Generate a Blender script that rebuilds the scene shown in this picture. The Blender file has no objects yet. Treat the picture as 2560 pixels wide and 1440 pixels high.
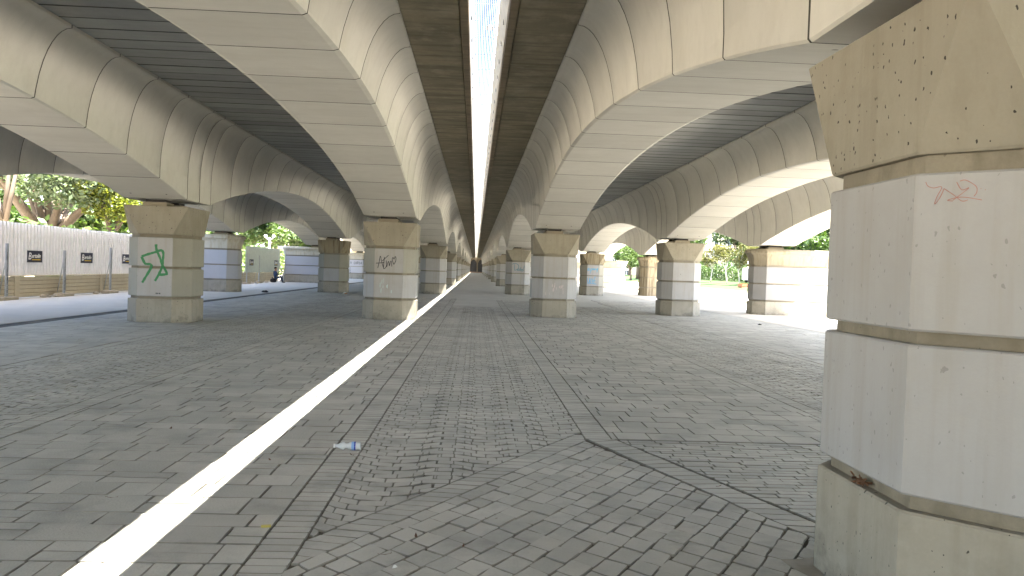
import bpy, math, random
import numpy as np
from mathutils import Vector, Matrix

random.seed(7)
rng = np.random.default_rng(7)
R = math.radians
scene = bpy.context.scene
COL = scene.collection

# ------------------------------------------------------------------ camera
EYE = 1.6
FPX, YAW, PITCH, ROLL = 1977.8, 0.04653, 0.02332, 0.03402
fw = Vector((math.sin(YAW)*math.cos(PITCH), math.cos(YAW)*math.cos(PITCH), -math.sin(PITCH)))
rt0 = Vector((math.cos(YAW), -math.sin(YAW), 0))
up0 = rt0.cross(fw)
rt = rt0*math.cos(ROLL) + up0*math.sin(ROLL)
up = -rt0*math.sin(ROLL) + up0*math.cos(ROLL)
cam_data = bpy.data.cameras.new('camera')
cam = bpy.data.objects.new('camera', cam_data)
COL.objects.link(cam)
mw = Matrix((( rt.x, up.x, -fw.x, 0), (rt.y, up.y, -fw.y, 0), (rt.z, up.z, -fw.z, EYE), (0, 0, 0, 1)))
cam.matrix_world = mw
cam_data.sensor_width = 36.0
cam_data.lens = FPX/2560*36.0
cam_data.clip_start = 0.05
cam_data.clip_end = 3000
scene.camera = cam

# ------------------------------------------------------------------ sky, sun, exposure
SUN_TRAVEL = Vector((-0.345, 0.30, -1.0))
elev = math.asin(1/SUN_TRAVEL.length)
azim = math.atan2(-SUN_TRAVEL.x, -SUN_TRAVEL.y)
world = bpy.data.worlds.new('World')
scene.world = world
world.use_nodes = True
wn = world.node_tree.nodes
wl = world.node_tree.links
bg = wn['Background']
sky = wn.new('ShaderNodeTexSky')
sky.sky_type = 'NISHITA'
sky.sun_disc = False
sky.sun_elevation = elev
sky.sun_rotation = azim
sky.dust_density = 2.5
wl.new(sky.outputs[0], bg.inputs[0])
bg.inputs[1].default_value = 0.09
sun_data = bpy.data.lights.new('sun', 'SUN')
sun_data.energy = 5.0
sun_data.angle = R(0.5)
sun_data.color = (1.0, 0.955, 0.86)
sun = bpy.data.objects.new('sun', sun_data)
COL.objects.link(sun)
sun.rotation_euler = SUN_TRAVEL.to_track_quat('-Z', 'Y').to_euler()
sun.location = (20, -20, 60)
scene.view_settings.view_transform = 'Standard'
scene.view_settings.look = 'None'
scene.view_settings.gamma = 1
scene.view_settings.exposure = 4.15
scene.view_settings.use_curve_mapping = False
try:
    scene.cycles.use_denoising = True
    scene.cycles.denoiser = 'OPENIMAGEDENOISE'
    scene.cycles.max_bounces = 10
    scene.cycles.diffuse_bounces = 8
    scene.cycles.glossy_bounces = 3
    scene.cycles.transmission_bounces = 6
    scene.cycles.transparent_max_bounces = 8
    scene.cycles.caustics_reflective = False
    scene.cycles.caustics_refractive = False
    scene.cycles.sample_clamp_indirect = 6
except Exception:
    pass

# ------------------------------------------------------------------ object helpers
def tag(o, label=None, cat=None, group=None, kind=None):
    if label: o['label'] = label
    if cat: o['category'] = cat
    if group: o['group'] = group
    if kind: o['kind'] = kind
    return o

def link(name, data, parent=None, loc=None):
    o = bpy.data.objects.new(name, data)
    COL.objects.link(o)
    if parent is not None: o.parent = parent
    if loc is not None: o.location = loc
    return o

def empty(name, loc=(0, 0, 0), rz=0):
    o = bpy.data.objects.new(name, None)
    o.empty_display_size = 0.2
    o.location = loc
    o.rotation_euler = (0, 0, rz)
    COL.objects.link(o)
    return o

def kids(o): return [c for c in ALLKIDS.get(o.name, [])]
ALLKIDS = {}

def copy_tree(o, parent=None, loc=None):
    c = o.copy()
    COL.objects.link(c)
    if parent is not None: c.parent = parent
    if loc is not None: c.location = loc
    for ch in list(o.children): copy_tree(ch, c)
    return c

class MB:
    """collects polygons; build() links them as one mesh object"""
    def __init__(s): s.v = []; s.f = []; s.m = []; s.t = []; s.sm = []
    def add(s, verts, faces, m=0, tone=0.5, smooth=False):
        b = len(s.v); s.v.extend(verts)
        for f in faces:
            s.f.append(tuple(b+i for i in f)); s.m.append(m); s.sm.append(smooth)
        s.t.extend([tone]*len(verts))
        return b
    def box(s, x0, x1, y0, y1, z0, z1, m=0, tone=0.5):
        s.add([(x0,y0,z0),(x1,y0,z0),(x1,y1,z0),(x0,y1,z0),(x0,y0,z1),(x1,y0,z1),(x1,y1,z1),(x0,y1,z1)],
              [(3,2,1,0),(4,5,6,7),(0,1,5,4),(1,2,6,5),(2,3,7,6),(3,0,4,7)], m, tone)
    def obox(s, c, ax, ay, az, m=0, tone=0.5):
        c = Vector(c); ax = Vector(ax); ay = Vector(ay); az = Vector(az)
        vs = [tuple(c+sx*ax+sy*ay+sz*az) for sz in (-1,1) for sx, sy in ((-1,-1),(1,-1),(1,1),(-1,1))]
        s.add(vs, [(3,2,1,0),(4,5,6,7),(0,1,5,4),(1,2,6,5),(2,3,7,6),(3,0,4,7)], m, tone)
    def bbox(s, x0, x1, y0, y1, z0, z1, b=0.01, m=0, tone=0.5):
        """box with chamfered edges"""
        xs = (x0, x1); ys = (y0, y1); zs = (z0, z1)
        r = []
        for z, i in ((z0, b), (z0+b, 0), (z1-b, 0), (z1, b)):
            r.append([(x0+i+ (b if i == 0 else 0)*0, y0+i, z), (x1-i, y0+i, z), (x1-i, y1-i, z), (x0+i, y1-i, z)])
        s.rings(r, m, tone)
    def rings(s, rings, m=0, tone=0.5, caps=True, smooth=False, mats=None):
        n = len(rings[0]); b = len(s.v)
        for r in rings: s.v.extend(r); s.t.extend([tone]*n)
        for k in range(len(rings)-1):
            for i in range(n):
                j = (i+1) % n
                s.f.append((b+k*n+i, b+k*n+j, b+(k+1)*n+j, b+(k+1)*n+i))
                s.m.append(mats[i] if mats else m); s.sm.append(smooth)
        if caps:
            s.f.append(tuple(b+i for i in reversed(range(n)))); s.m.append(m); s.sm.append(False)
            s.f.append(tuple(b+(len(rings)-1)*n+i for i in range(n))); s.m.append(m); s.sm.append(False)
    def tube(s, pts, rad, n=8, m=0, tone=0.5, caps=True):
        pts = [Vector(p) for p in pts]
        if not hasattr(rad, '__len__'): rad = [rad]*len(pts)
        rings = []
        prev = None
        for i, p in enumerate(pts):
            d = (pts[min(i+1, len(pts)-1)] - pts[max(i-1, 0)])
            if d.length < 1e-9: d = Vector((0,0,1))
            d.normalize()
            if prev is None:
                a = Vector((0,0,1)) if abs(d.z) < .9 else Vector((1,0,0))
                x = d.cross(a).normalized()
            else:
                x = (prev - d*prev.dot(d)).normalized()
            prev = x
            y = d.cross(x)
            rings.append([tuple(p + (x*math.cos(2*math.pi*k/n) + y*math.sin(2*math.pi*k/n))*rad[i]) for k in range(n)])
        s.rings(rings, m, tone, caps, smooth=True)
    def lathe(s, prof, n=16, c=(0,0,0), m=0, tone=0.5, smooth=True):
        rings = [[(c[0]+r*math.cos(2*math.pi*k/n), c[1]+r*math.sin(2*math.pi*k/n), c[2]+z) for k in range(n)] for r, z in prof]
        s.rings(rings, m, tone, True, smooth)
    def mesh(s, name, mats):
        me = bpy.data.meshes.new(name)
        me.from_pydata(s.v, [], s.f)
        if not isinstance(mats, (list, tuple)): mats = [mats]
        for mt in mats: me.materials.append(mt)
        me.polygons.foreach_set('material_index', s.m)
        me.polygons.foreach_set('use_smooth', s.sm)
        at = me.attributes.new('tone', 'FLOAT', 'POINT')
        at.data.foreach_set('value', s.t)
        me.update()
        return me
    def build(s, name, mats, parent=None, loc=None):
        return link(name, s.mesh(name, mats), parent, loc)

# ------------------------------------------------------------------ materials
def new_mat(name):
    m = bpy.data.materials.new(name); m.use_nodes = True
    nt = m.node_tree
    return m, nt, nt.nodes['Principled BSDF']

def nnode(nt, typ, **kw):
    n = nt.nodes.new(typ)
    for k, v in kw.items(): setattr(n, k, v)
    return n

def noise(nt, pos, scale, detail=4, rough=0.55, sc=(1,1,1)):
    if sc != (1,1,1):
        mp = nnode(nt, 'ShaderNodeMapping'); mp.inputs['Scale'].default_value = sc
        nt.links.new(pos, mp.inputs['Vector']); pos = mp.outputs[0]
    n = nnode(nt, 'ShaderNodeTexNoise')
    n.inputs['Scale'].default_value = scale; n.inputs['Detail'].default_value = detail; n.inputs['Roughness'].default_value = rough
    nt.links.new(pos, n.inputs['Vector'])
    return n.outputs['Fac']

def ramp(nt, fac, lo, hi, a=0.0, b=1.0):
    n = nnode(nt, 'ShaderNodeMapRange'); n.clamp = True
    n.inputs['From Min'].default_value = lo; n.inputs['From Max'].default_value = hi
    n.inputs['To Min'].default_value = a; n.inputs['To Max'].default_value = b
    nt.links.new(fac, n.inputs['Value'])
    return n.outputs[0]

def math_(nt, op, a, b):
    n = nnode(nt, 'ShaderNodeMath', operation=op)
    for i, x in enumerate((a, b)):
        if hasattr(x, 'node'): nt.links.new(x, n.inputs[i])
        else: n.inputs[i].default_value = x
    return n.outputs[0]

def mix(nt, fac, a, b, typ='MIX'):
    n = nnode(nt, 'ShaderNodeMix', data_type='RGBA', blend_type=typ)
    if hasattr(fac, 'node'): nt.links.new(fac, n.inputs[0])
    else: n.inputs[0].default_value = fac
    for i, x in ((6, a), (7, b)):
        if hasattr(x, 'node'): nt.links.new(x, n.inputs[i])
        else: n.inputs[i].default_value = (x[0], x[1], x[2], 1)
    return n.outputs[2]

def bump(nt, bsdf, h, strength=0.3, dist=0.01):
    b = nnode(nt, 'ShaderNodeBump'); b.inputs['Strength'].default_value = strength; b.inputs['Distance'].default_value = dist
    nt.links.new(h, b.inputs['Height']); nt.links.new(b.outputs[0], bsdf.inputs['Normal'])

def concrete(name, col, var=0.18, streak=None, streak_amt=0.0, streak_col=None, pores=0.0, rough=0.85, blotch=None, blotch_amt=0.0, tone_amt=0.0, spec=0.3, chips=0.0, splash=0.0, bumps=1.0):
    m, nt, p = new_mat(name)
    pos = nnode(nt, 'ShaderNodeNewGeometry').outputs['Position']
    n1 = noise(nt, pos, 0.9, 5)
    n2 = noise(nt, pos, 7.0, 6, 0.6)
    n3 = noise(nt, pos, 60.0, 3, 0.6)
    lo = tuple(c*(1-var) for c in col); hi = tuple(min(1, c*(1+var*0.8)) for c in col)
    c = mix(nt, ramp(nt, n1, 0.3, 0.7), lo, hi)
    c = mix(nt, ramp(nt, n2, 0.25, 0.75, 0, 0.45), c, tuple(x*(1-var*1.3) for x in col))
    c = mix(nt, ramp(nt, n3, 0.3, 0.7, 0, 0.22), c, tuple(x*(1-var*1.6) for x in col))
    if blotch:
        b = noise(nt, pos, 1.7, 6, 0.65)
        c = mix(nt, ramp(nt, b, 0.5, 0.68, 0, blotch_amt), c, blotch)
    if streak:
        sc = {'z': (9, 9, 0.55), 'x': (0.5, 5.5, 3.0), 'y': (5, 0.5, 3)}[streak]
        st = noise(nt, pos, 1.0, 5, 0.6, sc)
        c = mix(nt, ramp(nt, st, 0.48, 0.68, 0, streak_amt), c, streak_col or tuple(x*0.4 for x in col))
    if tone_amt:
        at = nnode(nt, 'ShaderNodeAttribute', attribute_name='tone').outputs['Fac']
        c = mix(nt, ramp(nt, at, 0, 1, 0, 1), c, mix(nt, 1.0, c, tuple([1-tone_amt]*3), 'MULTIPLY'))
    if splash:
        sx = nnode(nt, 'ShaderNodeSeparateXYZ'); nt.links.new(pos, sx.inputs[0])
        n4 = noise(nt, pos, 3.2, 6, 0.7)
        n5 = math_(nt, 'SUBTRACT', n4, math_(nt, 'MULTIPLY', sx.outputs[2], 1.1))
        c = mix(nt, ramp(nt, n5, 0.36, 0.56, 0, splash), c, tuple(x*0.42 for x in col))
    h = math_(nt, 'ADD', math_(nt, 'MULTIPLY', n2, 0.5), math_(nt, 'MULTIPLY', n3, 0.5))
    for amt, scl, thr in ((pores, 13.0, 0.125), (pores, 30.0, 0.19), (chips, 6.5, 0.075)):
        if amt <= 0: continue
        mp = nnode(nt, 'ShaderNodeMapping'); mp.inputs['Scale'].default_value = (1, 1, 0.6)
        wob = nnode(nt, 'ShaderNodeVectorMath', operation='ADD')
        nz = nnode(nt, 'ShaderNodeTexNoise'); nz.inputs['Scale'].default_value = 30
        nt.links.new(pos, nz.inputs['Vector'])
        sc_ = nnode(nt, 'ShaderNodeVectorMath', operation='SCALE'); sc_.inputs['Scale'].default_value = 0.03
        nt.links.new(nz.outputs['Color'], sc_.inputs[0])
        nt.links.new(pos, wob.inputs[0]); nt.links.new(sc_.outputs[0], wob.inputs[1])
        nt.links.new(wob.outputs[0], mp.inputs['Vector'])
        v = nnode(nt, 'ShaderNodeTexVoronoi'); v.inputs['Scale'].default_value = scl
        nt.links.new(mp.outputs[0], v.inputs['Vector'])
        sep = nnode(nt, 'ShaderNodeSeparateColor'); nt.links.new(v.outputs['Color'], sep.inputs[0])
        lim = ramp(nt, sep.outputs[0], 0.68 if scl < 8 else 0.50, 1.0, 0.0, thr)
        hit = math_(nt, 'LESS_THAN', v.outputs['Distance'], lim)
        c = mix(nt, math_(nt, 'MULTIPLY', hit, min(1, amt)), c, tuple(x*0.14 for x in col))
        h = math_(nt, 'SUBTRACT', h, math_(nt, 'MULTIPLY', hit, 0.8))
    nt.links.new(c, p.inputs['Base Color'])
    p.inputs['Roughness'].default_value = rough
    p.inputs['Specular IOR Level'].default_value = spec
    bump(nt, p, h, min(1, 0.35*bumps), 0.006*bumps)
    return m

def plain(name, col, rough=0.6, metal=0.0, var=0.1, spec=0.4):
    m, nt, p = new_mat(name)
    pos = nnode(nt, 'ShaderNodeNewGeometry').outputs['Position']
    n = noise(nt, pos, 6.0, 4)
    c = mix(nt, ramp(nt, n, 0.3, 0.7), tuple(x*(1-var) for x in col), tuple(min(1, x*(1+var)) for x in col))
    nt.links.new(c, p.inputs['Base Color'])
    p.inputs['Roughness'].default_value = rough; p.inputs['Metallic'].default_value = metal
    p.inputs['Specular IOR Level'].default_value = spec
    return m

def leaf_mat(name, c1, c2, trans=0.35):
    m, nt, p = new_mat(name)
    at = nnode(nt, 'ShaderNodeAttribute', attribute_name='tone').outputs['Fac']
    c = mix(nt, at, c1, c2)
    nt.links.new(c, p.inputs['Base Color']); p.inputs['Roughness'].default_value = 0.55
    tr = nnode(nt, 'ShaderNodeBsdfTranslucent')
    nt.links.new(mix(nt, 1.0, c, (1.1, 1.15, 0.6), 'MULTIPLY'), tr.inputs[0])
    ms = nnode(nt, 'ShaderNodeMixShader'); ms.inputs[0].default_value = trans
    nt.links.new(p.outputs[0], ms.inputs[1]); nt.links.new(tr.outputs[0], ms.inputs[2])
    nt.links.new(ms.outputs[0], nt.nodes['Material Output'].inputs['Surface'])
    return m

M = {}
M['girder'] = concrete('precast_concrete', (0.57, 0.55, 0.50), 0.08, 'x', 0.25, (0.43, 0.41, 0.37), blotch=(0.50, 0.475, 0.42), blotch_amt=0.5, tone_amt=0.14)
M['girder_plain'] = M['girder']
M['seal'] = plain('joint_sealant', (0.06, 0.057, 0.05), 0.9)
M['hole'] = plain('dark_hole', (0.03, 0.03, 0.03), 0.9)
M['plank'] = concrete('deck_plank_concrete', (0.40, 0.40, 0.385), 0.15, 'x', 0.3, (0.22, 0.22, 0.21), tone_amt=0.25)
M['stained'] = concrete('water_stained_concrete', (0.26, 0.222, 0.155), 0.3, 'x', 0.8, (0.10, 0.083, 0.055), blotch=(0.34, 0.30, 0.225), blotch_amt=0.7)
M['edge'] = concrete('stained_edge_concrete', (0.26, 0.205, 0.14), 0.3, 'x', 0.6, (0.10, 0.075, 0.05))
M['deck'] = concrete('deck_concrete', (0.35, 0.33, 0.29))
M['capital'] = concrete('raw_beige_concrete', (0.30, 0.27, 0.215), 0.14, 'z', 0.35, (0.20, 0.175, 0.13), pores=1.0, blotch=(0.215, 0.19, 0.14), blotch_amt=0.6)
M['capital_stained'] = concrete('drip_stained_concrete', (0.29, 0.245, 0.17), 0.15, 'z', 0.9, (0.09, 0.065, 0.038), pores=0.5)
M['base'] = concrete('raw_plinth_concrete', (0.33, 0.302, 0.25), 0.14, 'z', 0.3, (0.20, 0.178, 0.135), pores=0.9, blotch=(0.205, 0.19, 0.155), blotch_amt=0.6, splash=0.75)
M['painted'] = concrete('pale_grey_paint', (0.37, 0.362, 0.36), 0.06, 'z', 0.42, (0.30, 0.28, 0.24), rough=0.6, chips=1.0, pores=0.3, blotch=(0.33, 0.315, 0.295), blotch_amt=0.5)
M['painted_skylit'] = concrete('skylight_tinted_paint', (0.39, 0.39, 0.415), 0.05, 'z', 0.12, (0.33, 0.33, 0.33), rough=0.6)  # blue of the skylight put into the pale paint colour
M['painted_sun'] = concrete('white_paint_darkened_for_sun', (0.25, 0.245, 0.245), 0.06, 'z', 0.15, (0.20, 0.19, 0.17))  # paint darkened on the right piers to offset the strong sunlight
M['capital_sun'] = concrete('drip_concrete_darkened_for_sun', (0.24, 0.21, 0.155), 0.1, 'z', 0.6, (0.15, 0.12, 0.08))  # capital concrete darkened likewise to offset the sunlight
M['beige_block'] = concrete('beige_block_concrete', (0.315, 0.305, 0.265), 0.10, 'z', 0.2, (0.25, 0.23, 0.18), pores=0.3)  # beige tone for block faces other than the pale grey front
M['groove'] = concrete('groove_concrete', (0.26, 0.23, 0.178), 0.25, 'x', 0.6, (0.13, 0.11, 0.075), pores=0.4)
M['bearing'] = plain('rubber_bearing', (0.035, 0.03, 0.028), 0.8)
M['bearing_block'] = concrete('bearing_plinth_concrete', (0.28, 0.24, 0.18), 0.2)
M['paver'] = concrete('grey_stamped_paving', (0.53, 0.518, 0.472), 0.16, blotch=(0.33, 0.325, 0.30), blotch_amt=0.8, tone_amt=0.19, bumps=2.2, rough=0.72, spec=0.35)
M['arris'] = concrete('dirty_paver_edge', (0.33, 0.315, 0.275), 0.35)
M['joint'] = concrete('paving_joint_dirt', (0.13, 0.115, 0.09), 0.35)
M['paver_far'] = concrete('far_paving', (0.50, 0.488, 0.445), 0.15, 'x', 0.25, (0.25, 0.25, 0.235))
M['plaza'] = concrete('pale_plaza_paving', (0.56, 0.53, 0.47), 0.1, 'x', 0.2, (0.50, 0.48, 0.43))
M['ground'] = concrete('bare_ground', (0.48, 0.42, 0.32), 0.2)
M['path'] = concrete('pale_path', (0.60, 0.56, 0.48), 0.1)
M['kerb'] = concrete('kerb_stone', (0.36, 0.31, 0.23), 0.15)
M['grime_contact_shade'] = concrete('grime_and_contact_shade', (0.30, 0.275, 0.23), 0.3, blotch=(0.40, 0.38, 0.34), blotch_amt=0.8)
M['dirt'] = concrete('drain_dirt', (0.10, 0.09, 0.075), 0.5, blotch=(0.2, 0.18, 0.14), blotch_amt=0.6)
M['board'] = concrete('buff_concrete_board', (0.50, 0.435, 0.33), 0.12, 'y', 0.2, (0.3, 0.24, 0.15))
M['galv'] = plain('galvanised_sheet', (0.80, 0.79, 0.83), 0.4, 0.1, 0.05)
M['galv_shaded'] = plain('shaded_galvanised_sheet', (0.50, 0.55, 0.51), 0.42, 0.3, 0.08)  # darker copy of the galvanised sheet, shade put into its colour
M['post'] = plain('galvanised_post', (0.42, 0.44, 0.46), 0.45, 0.6)
M['slot'] = plain('post_slot', (0.10, 0.11, 0.12), 0.6, 0.2)
M['white_metal'] = plain('white_enamel', (0.78, 0.78, 0.78), 0.4)
M['cream_metal'] = plain('cream_painted_steel', (0.62, 0.54, 0.40), 0.5)
M['pink_metal'] = plain('faded_primer_steel', (0.50, 0.38, 0.36), 0.5)
M['steel'] = plain('zinc_steel', (0.36, 0.37, 0.39), 0.4, 0.6)
M['navy'] = plain('navy_sign', (0.012, 0.014, 0.035), 0.4)
M['sign_white'] = plain('sign_white', (0.8, 0.8, 0.8), 0.5)
M['sign_yellow'] = plain('sign_yellow', (0.75, 0.5, 0.03), 0.5)
M['bark'] = concrete('grey_brown_bark', (0.13, 0.10, 0.075), 0.3, 'z', 0.5, (0.06, 0.045, 0.035))
M['bark_pale'] = concrete('pale_bark', (0.45, 0.41, 0.35), 0.2)
M['bark_tan'] = concrete('tan_bark', (0.15, 0.115, 0.085), 0.2)
M['leaf_silver'] = leaf_mat('silvery_leaves', (0.039, 0.061, 0.025), (0.083, 0.110, 0.055))
M['leaf_lime'] = leaf_mat('lime_leaves', (0.039, 0.061, 0.004), (0.138, 0.149, 0.008))
M['leaf_green'] = leaf_mat('green_leaves', (0.017, 0.039, 0.007), (0.055, 0.094, 0.017))
M['leaf_dark'] = leaf_mat('dark_leaves', (0.011, 0.028, 0.007), (0.033, 0.061, 0.017))
M['leaf_light'] = leaf_mat('fresh_leaves', (0.025, 0.050, 0.008), (0.066, 0.105, 0.019))
M['leaf_yellow'] = leaf_mat('yellowing_leaves', (0.050, 0.061, 0.012), (0.110, 0.099, 0.028))
M['lawn'] = concrete('mown_grass', (0.026, 0.050, 0.007), 0.3, blotch=(0.055, 0.066, 0.014), blotch_amt=0.6)
M['brick'] = concrete('red_brick', (0.36, 0.15, 0.08), 0.2)
M['mortar'] = concrete('facade_render', (0.52, 0.46, 0.36), 0.1)
M['window'] = plain('dark_window', (0.04, 0.05, 0.06), 0.15)
M['gate'] = plain('dark_gate', (0.025, 0.024, 0.026), 0.6)
M['gate_trim'] = concrete('gate_stone', (0.22, 0.18, 0.125), 0.25)
M['terracotta'] = concrete('red_step', (0.30, 0.19, 0.12), 0.2)
M['paint_green'] = plain('green_spray', (0.015, 0.17, 0.05), 0.5)
M['paint_black'] = plain('black_marker', (0.015, 0.015, 0.025), 0.5)
M['paint_teal'] = plain('teal_spray', (0.03, 0.18, 0.27), 0.5)
M['paint_blue'] = plain('blue_spray', (0.09, 0.33, 0.55), 0.5)
M['paint_red'] = plain('red_crayon', (0.36, 0.17, 0.145), 0.6)
M['paint_pink'] = plain('faint_pink_smear', (0.50, 0.42, 0.43), 0.7)
M['paint_aqua'] = plain('faint_aqua_smear', (0.42, 0.52, 0.53), 0.7)
M['leaf_dry'] = plain('dry_leaf', (0.12, 0.06, 0.03), 0.8, 0, 0.4)
M['yellow'] = plain('yellow_plastic', (0.50, 0.42, 0.10), 0.5)
M['paper'] = plain('white_paper', (0.75, 0.74, 0.70), 0.8)
M['orange'] = plain('orange_card', (0.55, 0.22, 0.05), 0.7)
M['blue_label'] = plain('blue_label', (0.02, 0.05, 0.38), 0.4)
M['blue_label_light'] = plain('light_blue_label', (0.25, 0.42, 0.75), 0.4)
M['rag'] = plain('dark_rag', (0.03, 0.028, 0.028), 0.9)
M['skin'] = plain('skin', (0.42, 0.24, 0.17), 0.6, 0, 0.05)
M['hair'] = plain('black_hair', (0.015, 0.012, 0.012), 0.7)
M['shirt'] = plain('blue_shirt', (0.035, 0.07, 0.17), 0.85)
M['trousers'] = plain('dark_trousers', (0.03, 0.045, 0.08), 0.85)
M['shoe'] = plain('dark_shoe', (0.03, 0.025, 0.025), 0.6)
mpl, ntp, pp = new_mat('clear_plastic')
pp.inputs['Base Color'].default_value = (0.9, 0.93, 0.96, 1); pp.inputs['Roughness'].default_value = 0.12
pp.inputs['Transmission Weight'].default_value = 0.35; pp.inputs['IOR'].default_value = 1.25
M['plastic'] = mpl

# ------------------------------------------------------------------ layout of the bridge
PITCHY = 23.81
ROWS = {'far left': -12.89, 'mid left': -7.87, 'inner left': -2.55, 'inner right': 2.73, 'mid right': 8.10, 'far right': 13.04}
def yc(row, j): return 25.864 + 0.67*ROWS[row] + (j-1)*PITCHY
XC = 0.09
NJ = 11
GATE_Y = 283.0

# ------------------------------------------------------------------ ground sheets (structure)
def sheet(name, poly, z, mat, kind='structure', label=None):
    b = MB(); b.add([(x, y, z) for x, y in poly], [tuple(range(len(poly)))])
    o = b.build(name, mat); tag(o, label, None, None, kind); return o
def rect(x0, x1, y0, y1): return [(x0,y0),(x1,y0),(x1,y1),(x0,y1)]

# terrain: flat, rising gently into the park on the right
tb = MB()
xs = [-900, -200, -60, -16.6, 0, 16, 28.6, 40.6, 41.6, 60, 200, 900]; ys = [-300, -60, 0, 40, 80, 120, 160, 220, 300, 900, 1500]
def terr(x, y):
    return -0.03 + (0 if x <= 28.6 else min(1.2, (x-28.6)*0.1)) * max(0, min(1, (y-20)/40))
idx = {}
for j, y in enumerate(ys):
    for i, x in enumerate(xs):
        idx[i, j] = len(tb.v); tb.v.append((x, y, terr(x, y))); tb.t.append(.5)
for j in range(len(ys)-1):
    for i in range(len(xs)-1):
        tb.f.append((idx[i,j], idx[i+1,j], idx[i+1,j+1], idx[i,j+1])); tb.sm.append(True)
        xm = (xs[i]+xs[i+1])/2
        tb.m.append(1 if xm > 28.6 else 0)
tag(tb.build('ground', [M['ground'], M['lawn']]), 'bare ground and the mown lawn rising into the park', None, None, 'structure')

sheet('paving_bed', rect(-10.05, 10.62, -60, 34), -0.0145, M['joint'], label='dark joint bed under the stamped paving')
sheet('far_paving', rect(-10.05, 10.62, 33, 282), -0.0125, M['paver_far'], label='grey paving running to the dark gates')
sheet('near_paving', rect(-10.05, 10.62, -60, 2.6), -0.004, M['paver_far'], label='grey paving behind the viewpoint')
sheet('left_plaza', rect(-15.6, -10.55, -60, 300), -0.008, M['plaza'], label='pale open paving beside the hoarding')
sheet('right_plaza', rect(10.7, 16.6, -60, 300), -0.008, M['plaza'], label='pale open paving in the sun beyond the right piers')
sheet('park_path', rect(16.95, 28.3, -60, 300), -0.012, M['path'], label='pale sunlit path beside the lawn')
sheet('drain_gutter', rect(-10.55, -10.05, -60, 120), -0.018, M['dirt'], label='dirt filled drain gutter along the left paving')

# ------------------------------------------------------------------ paving stones
def clip_poly(poly, zone):
    """Sutherland-Hodgman: convex zone, counter-clockwise"""
    out = poly
    n = len(zone)
    for i in range(n):
        ax, ay = zone[i]; bx, by = zone[(i+1) % n]
        inp = out; out = []
        if not inp: return []
        def side(p): return (bx-ax)*(p[1]-ay) - (by-ay)*(p[0]-ax)
        for k in range(len(inp)):
            p = inp[k]; q = inp[(k+1) % len(inp)]
            sp, sq = side(p), side(q)
            if sp >= 0: out.append(p)
            if (sp > 0 and sq < 0) or (sp < 0 and sq > 0):
                t = sp/(sp-sq); out.append((p[0]+(q[0]-p[0])*t, p[1]+(q[1]-p[1])*t))
    return out

def area(p):
    return 0.5*sum(p[i][0]*p[(i+1) % len(p)][1]-p[(i+1) % len(p)][0]*p[i][1] for i in range(len(p)))

def inset(p, d):
    n = len(p); res = []
    for i in range(n):
        a = p[i-1]; b = p[i]; c = p[(i+1) % n]
        e1 = (b[0]-a[0], b[1]-a[1]); e2 = (c[0]-b[0], c[1]-b[1])
        l1 = math.hypot(*e1) or 1e-6; l2 = math.hypot(*e2) or 1e-6
        n1 = (-e1[1]/l1, e1[0]/l1); n2 = (-e2[1]/l2, e2[0]/l2)
        bx, by = n1[0]+n2[0], n1[1]+n2[1]
        den = 1 + n1[0]*n2[0]+n1[1]*n2[1]
        if den < 0.2: den = 0.2
        res.append((b[0]+bx/den*d, b[1]+by/den*d))
    return res

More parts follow.
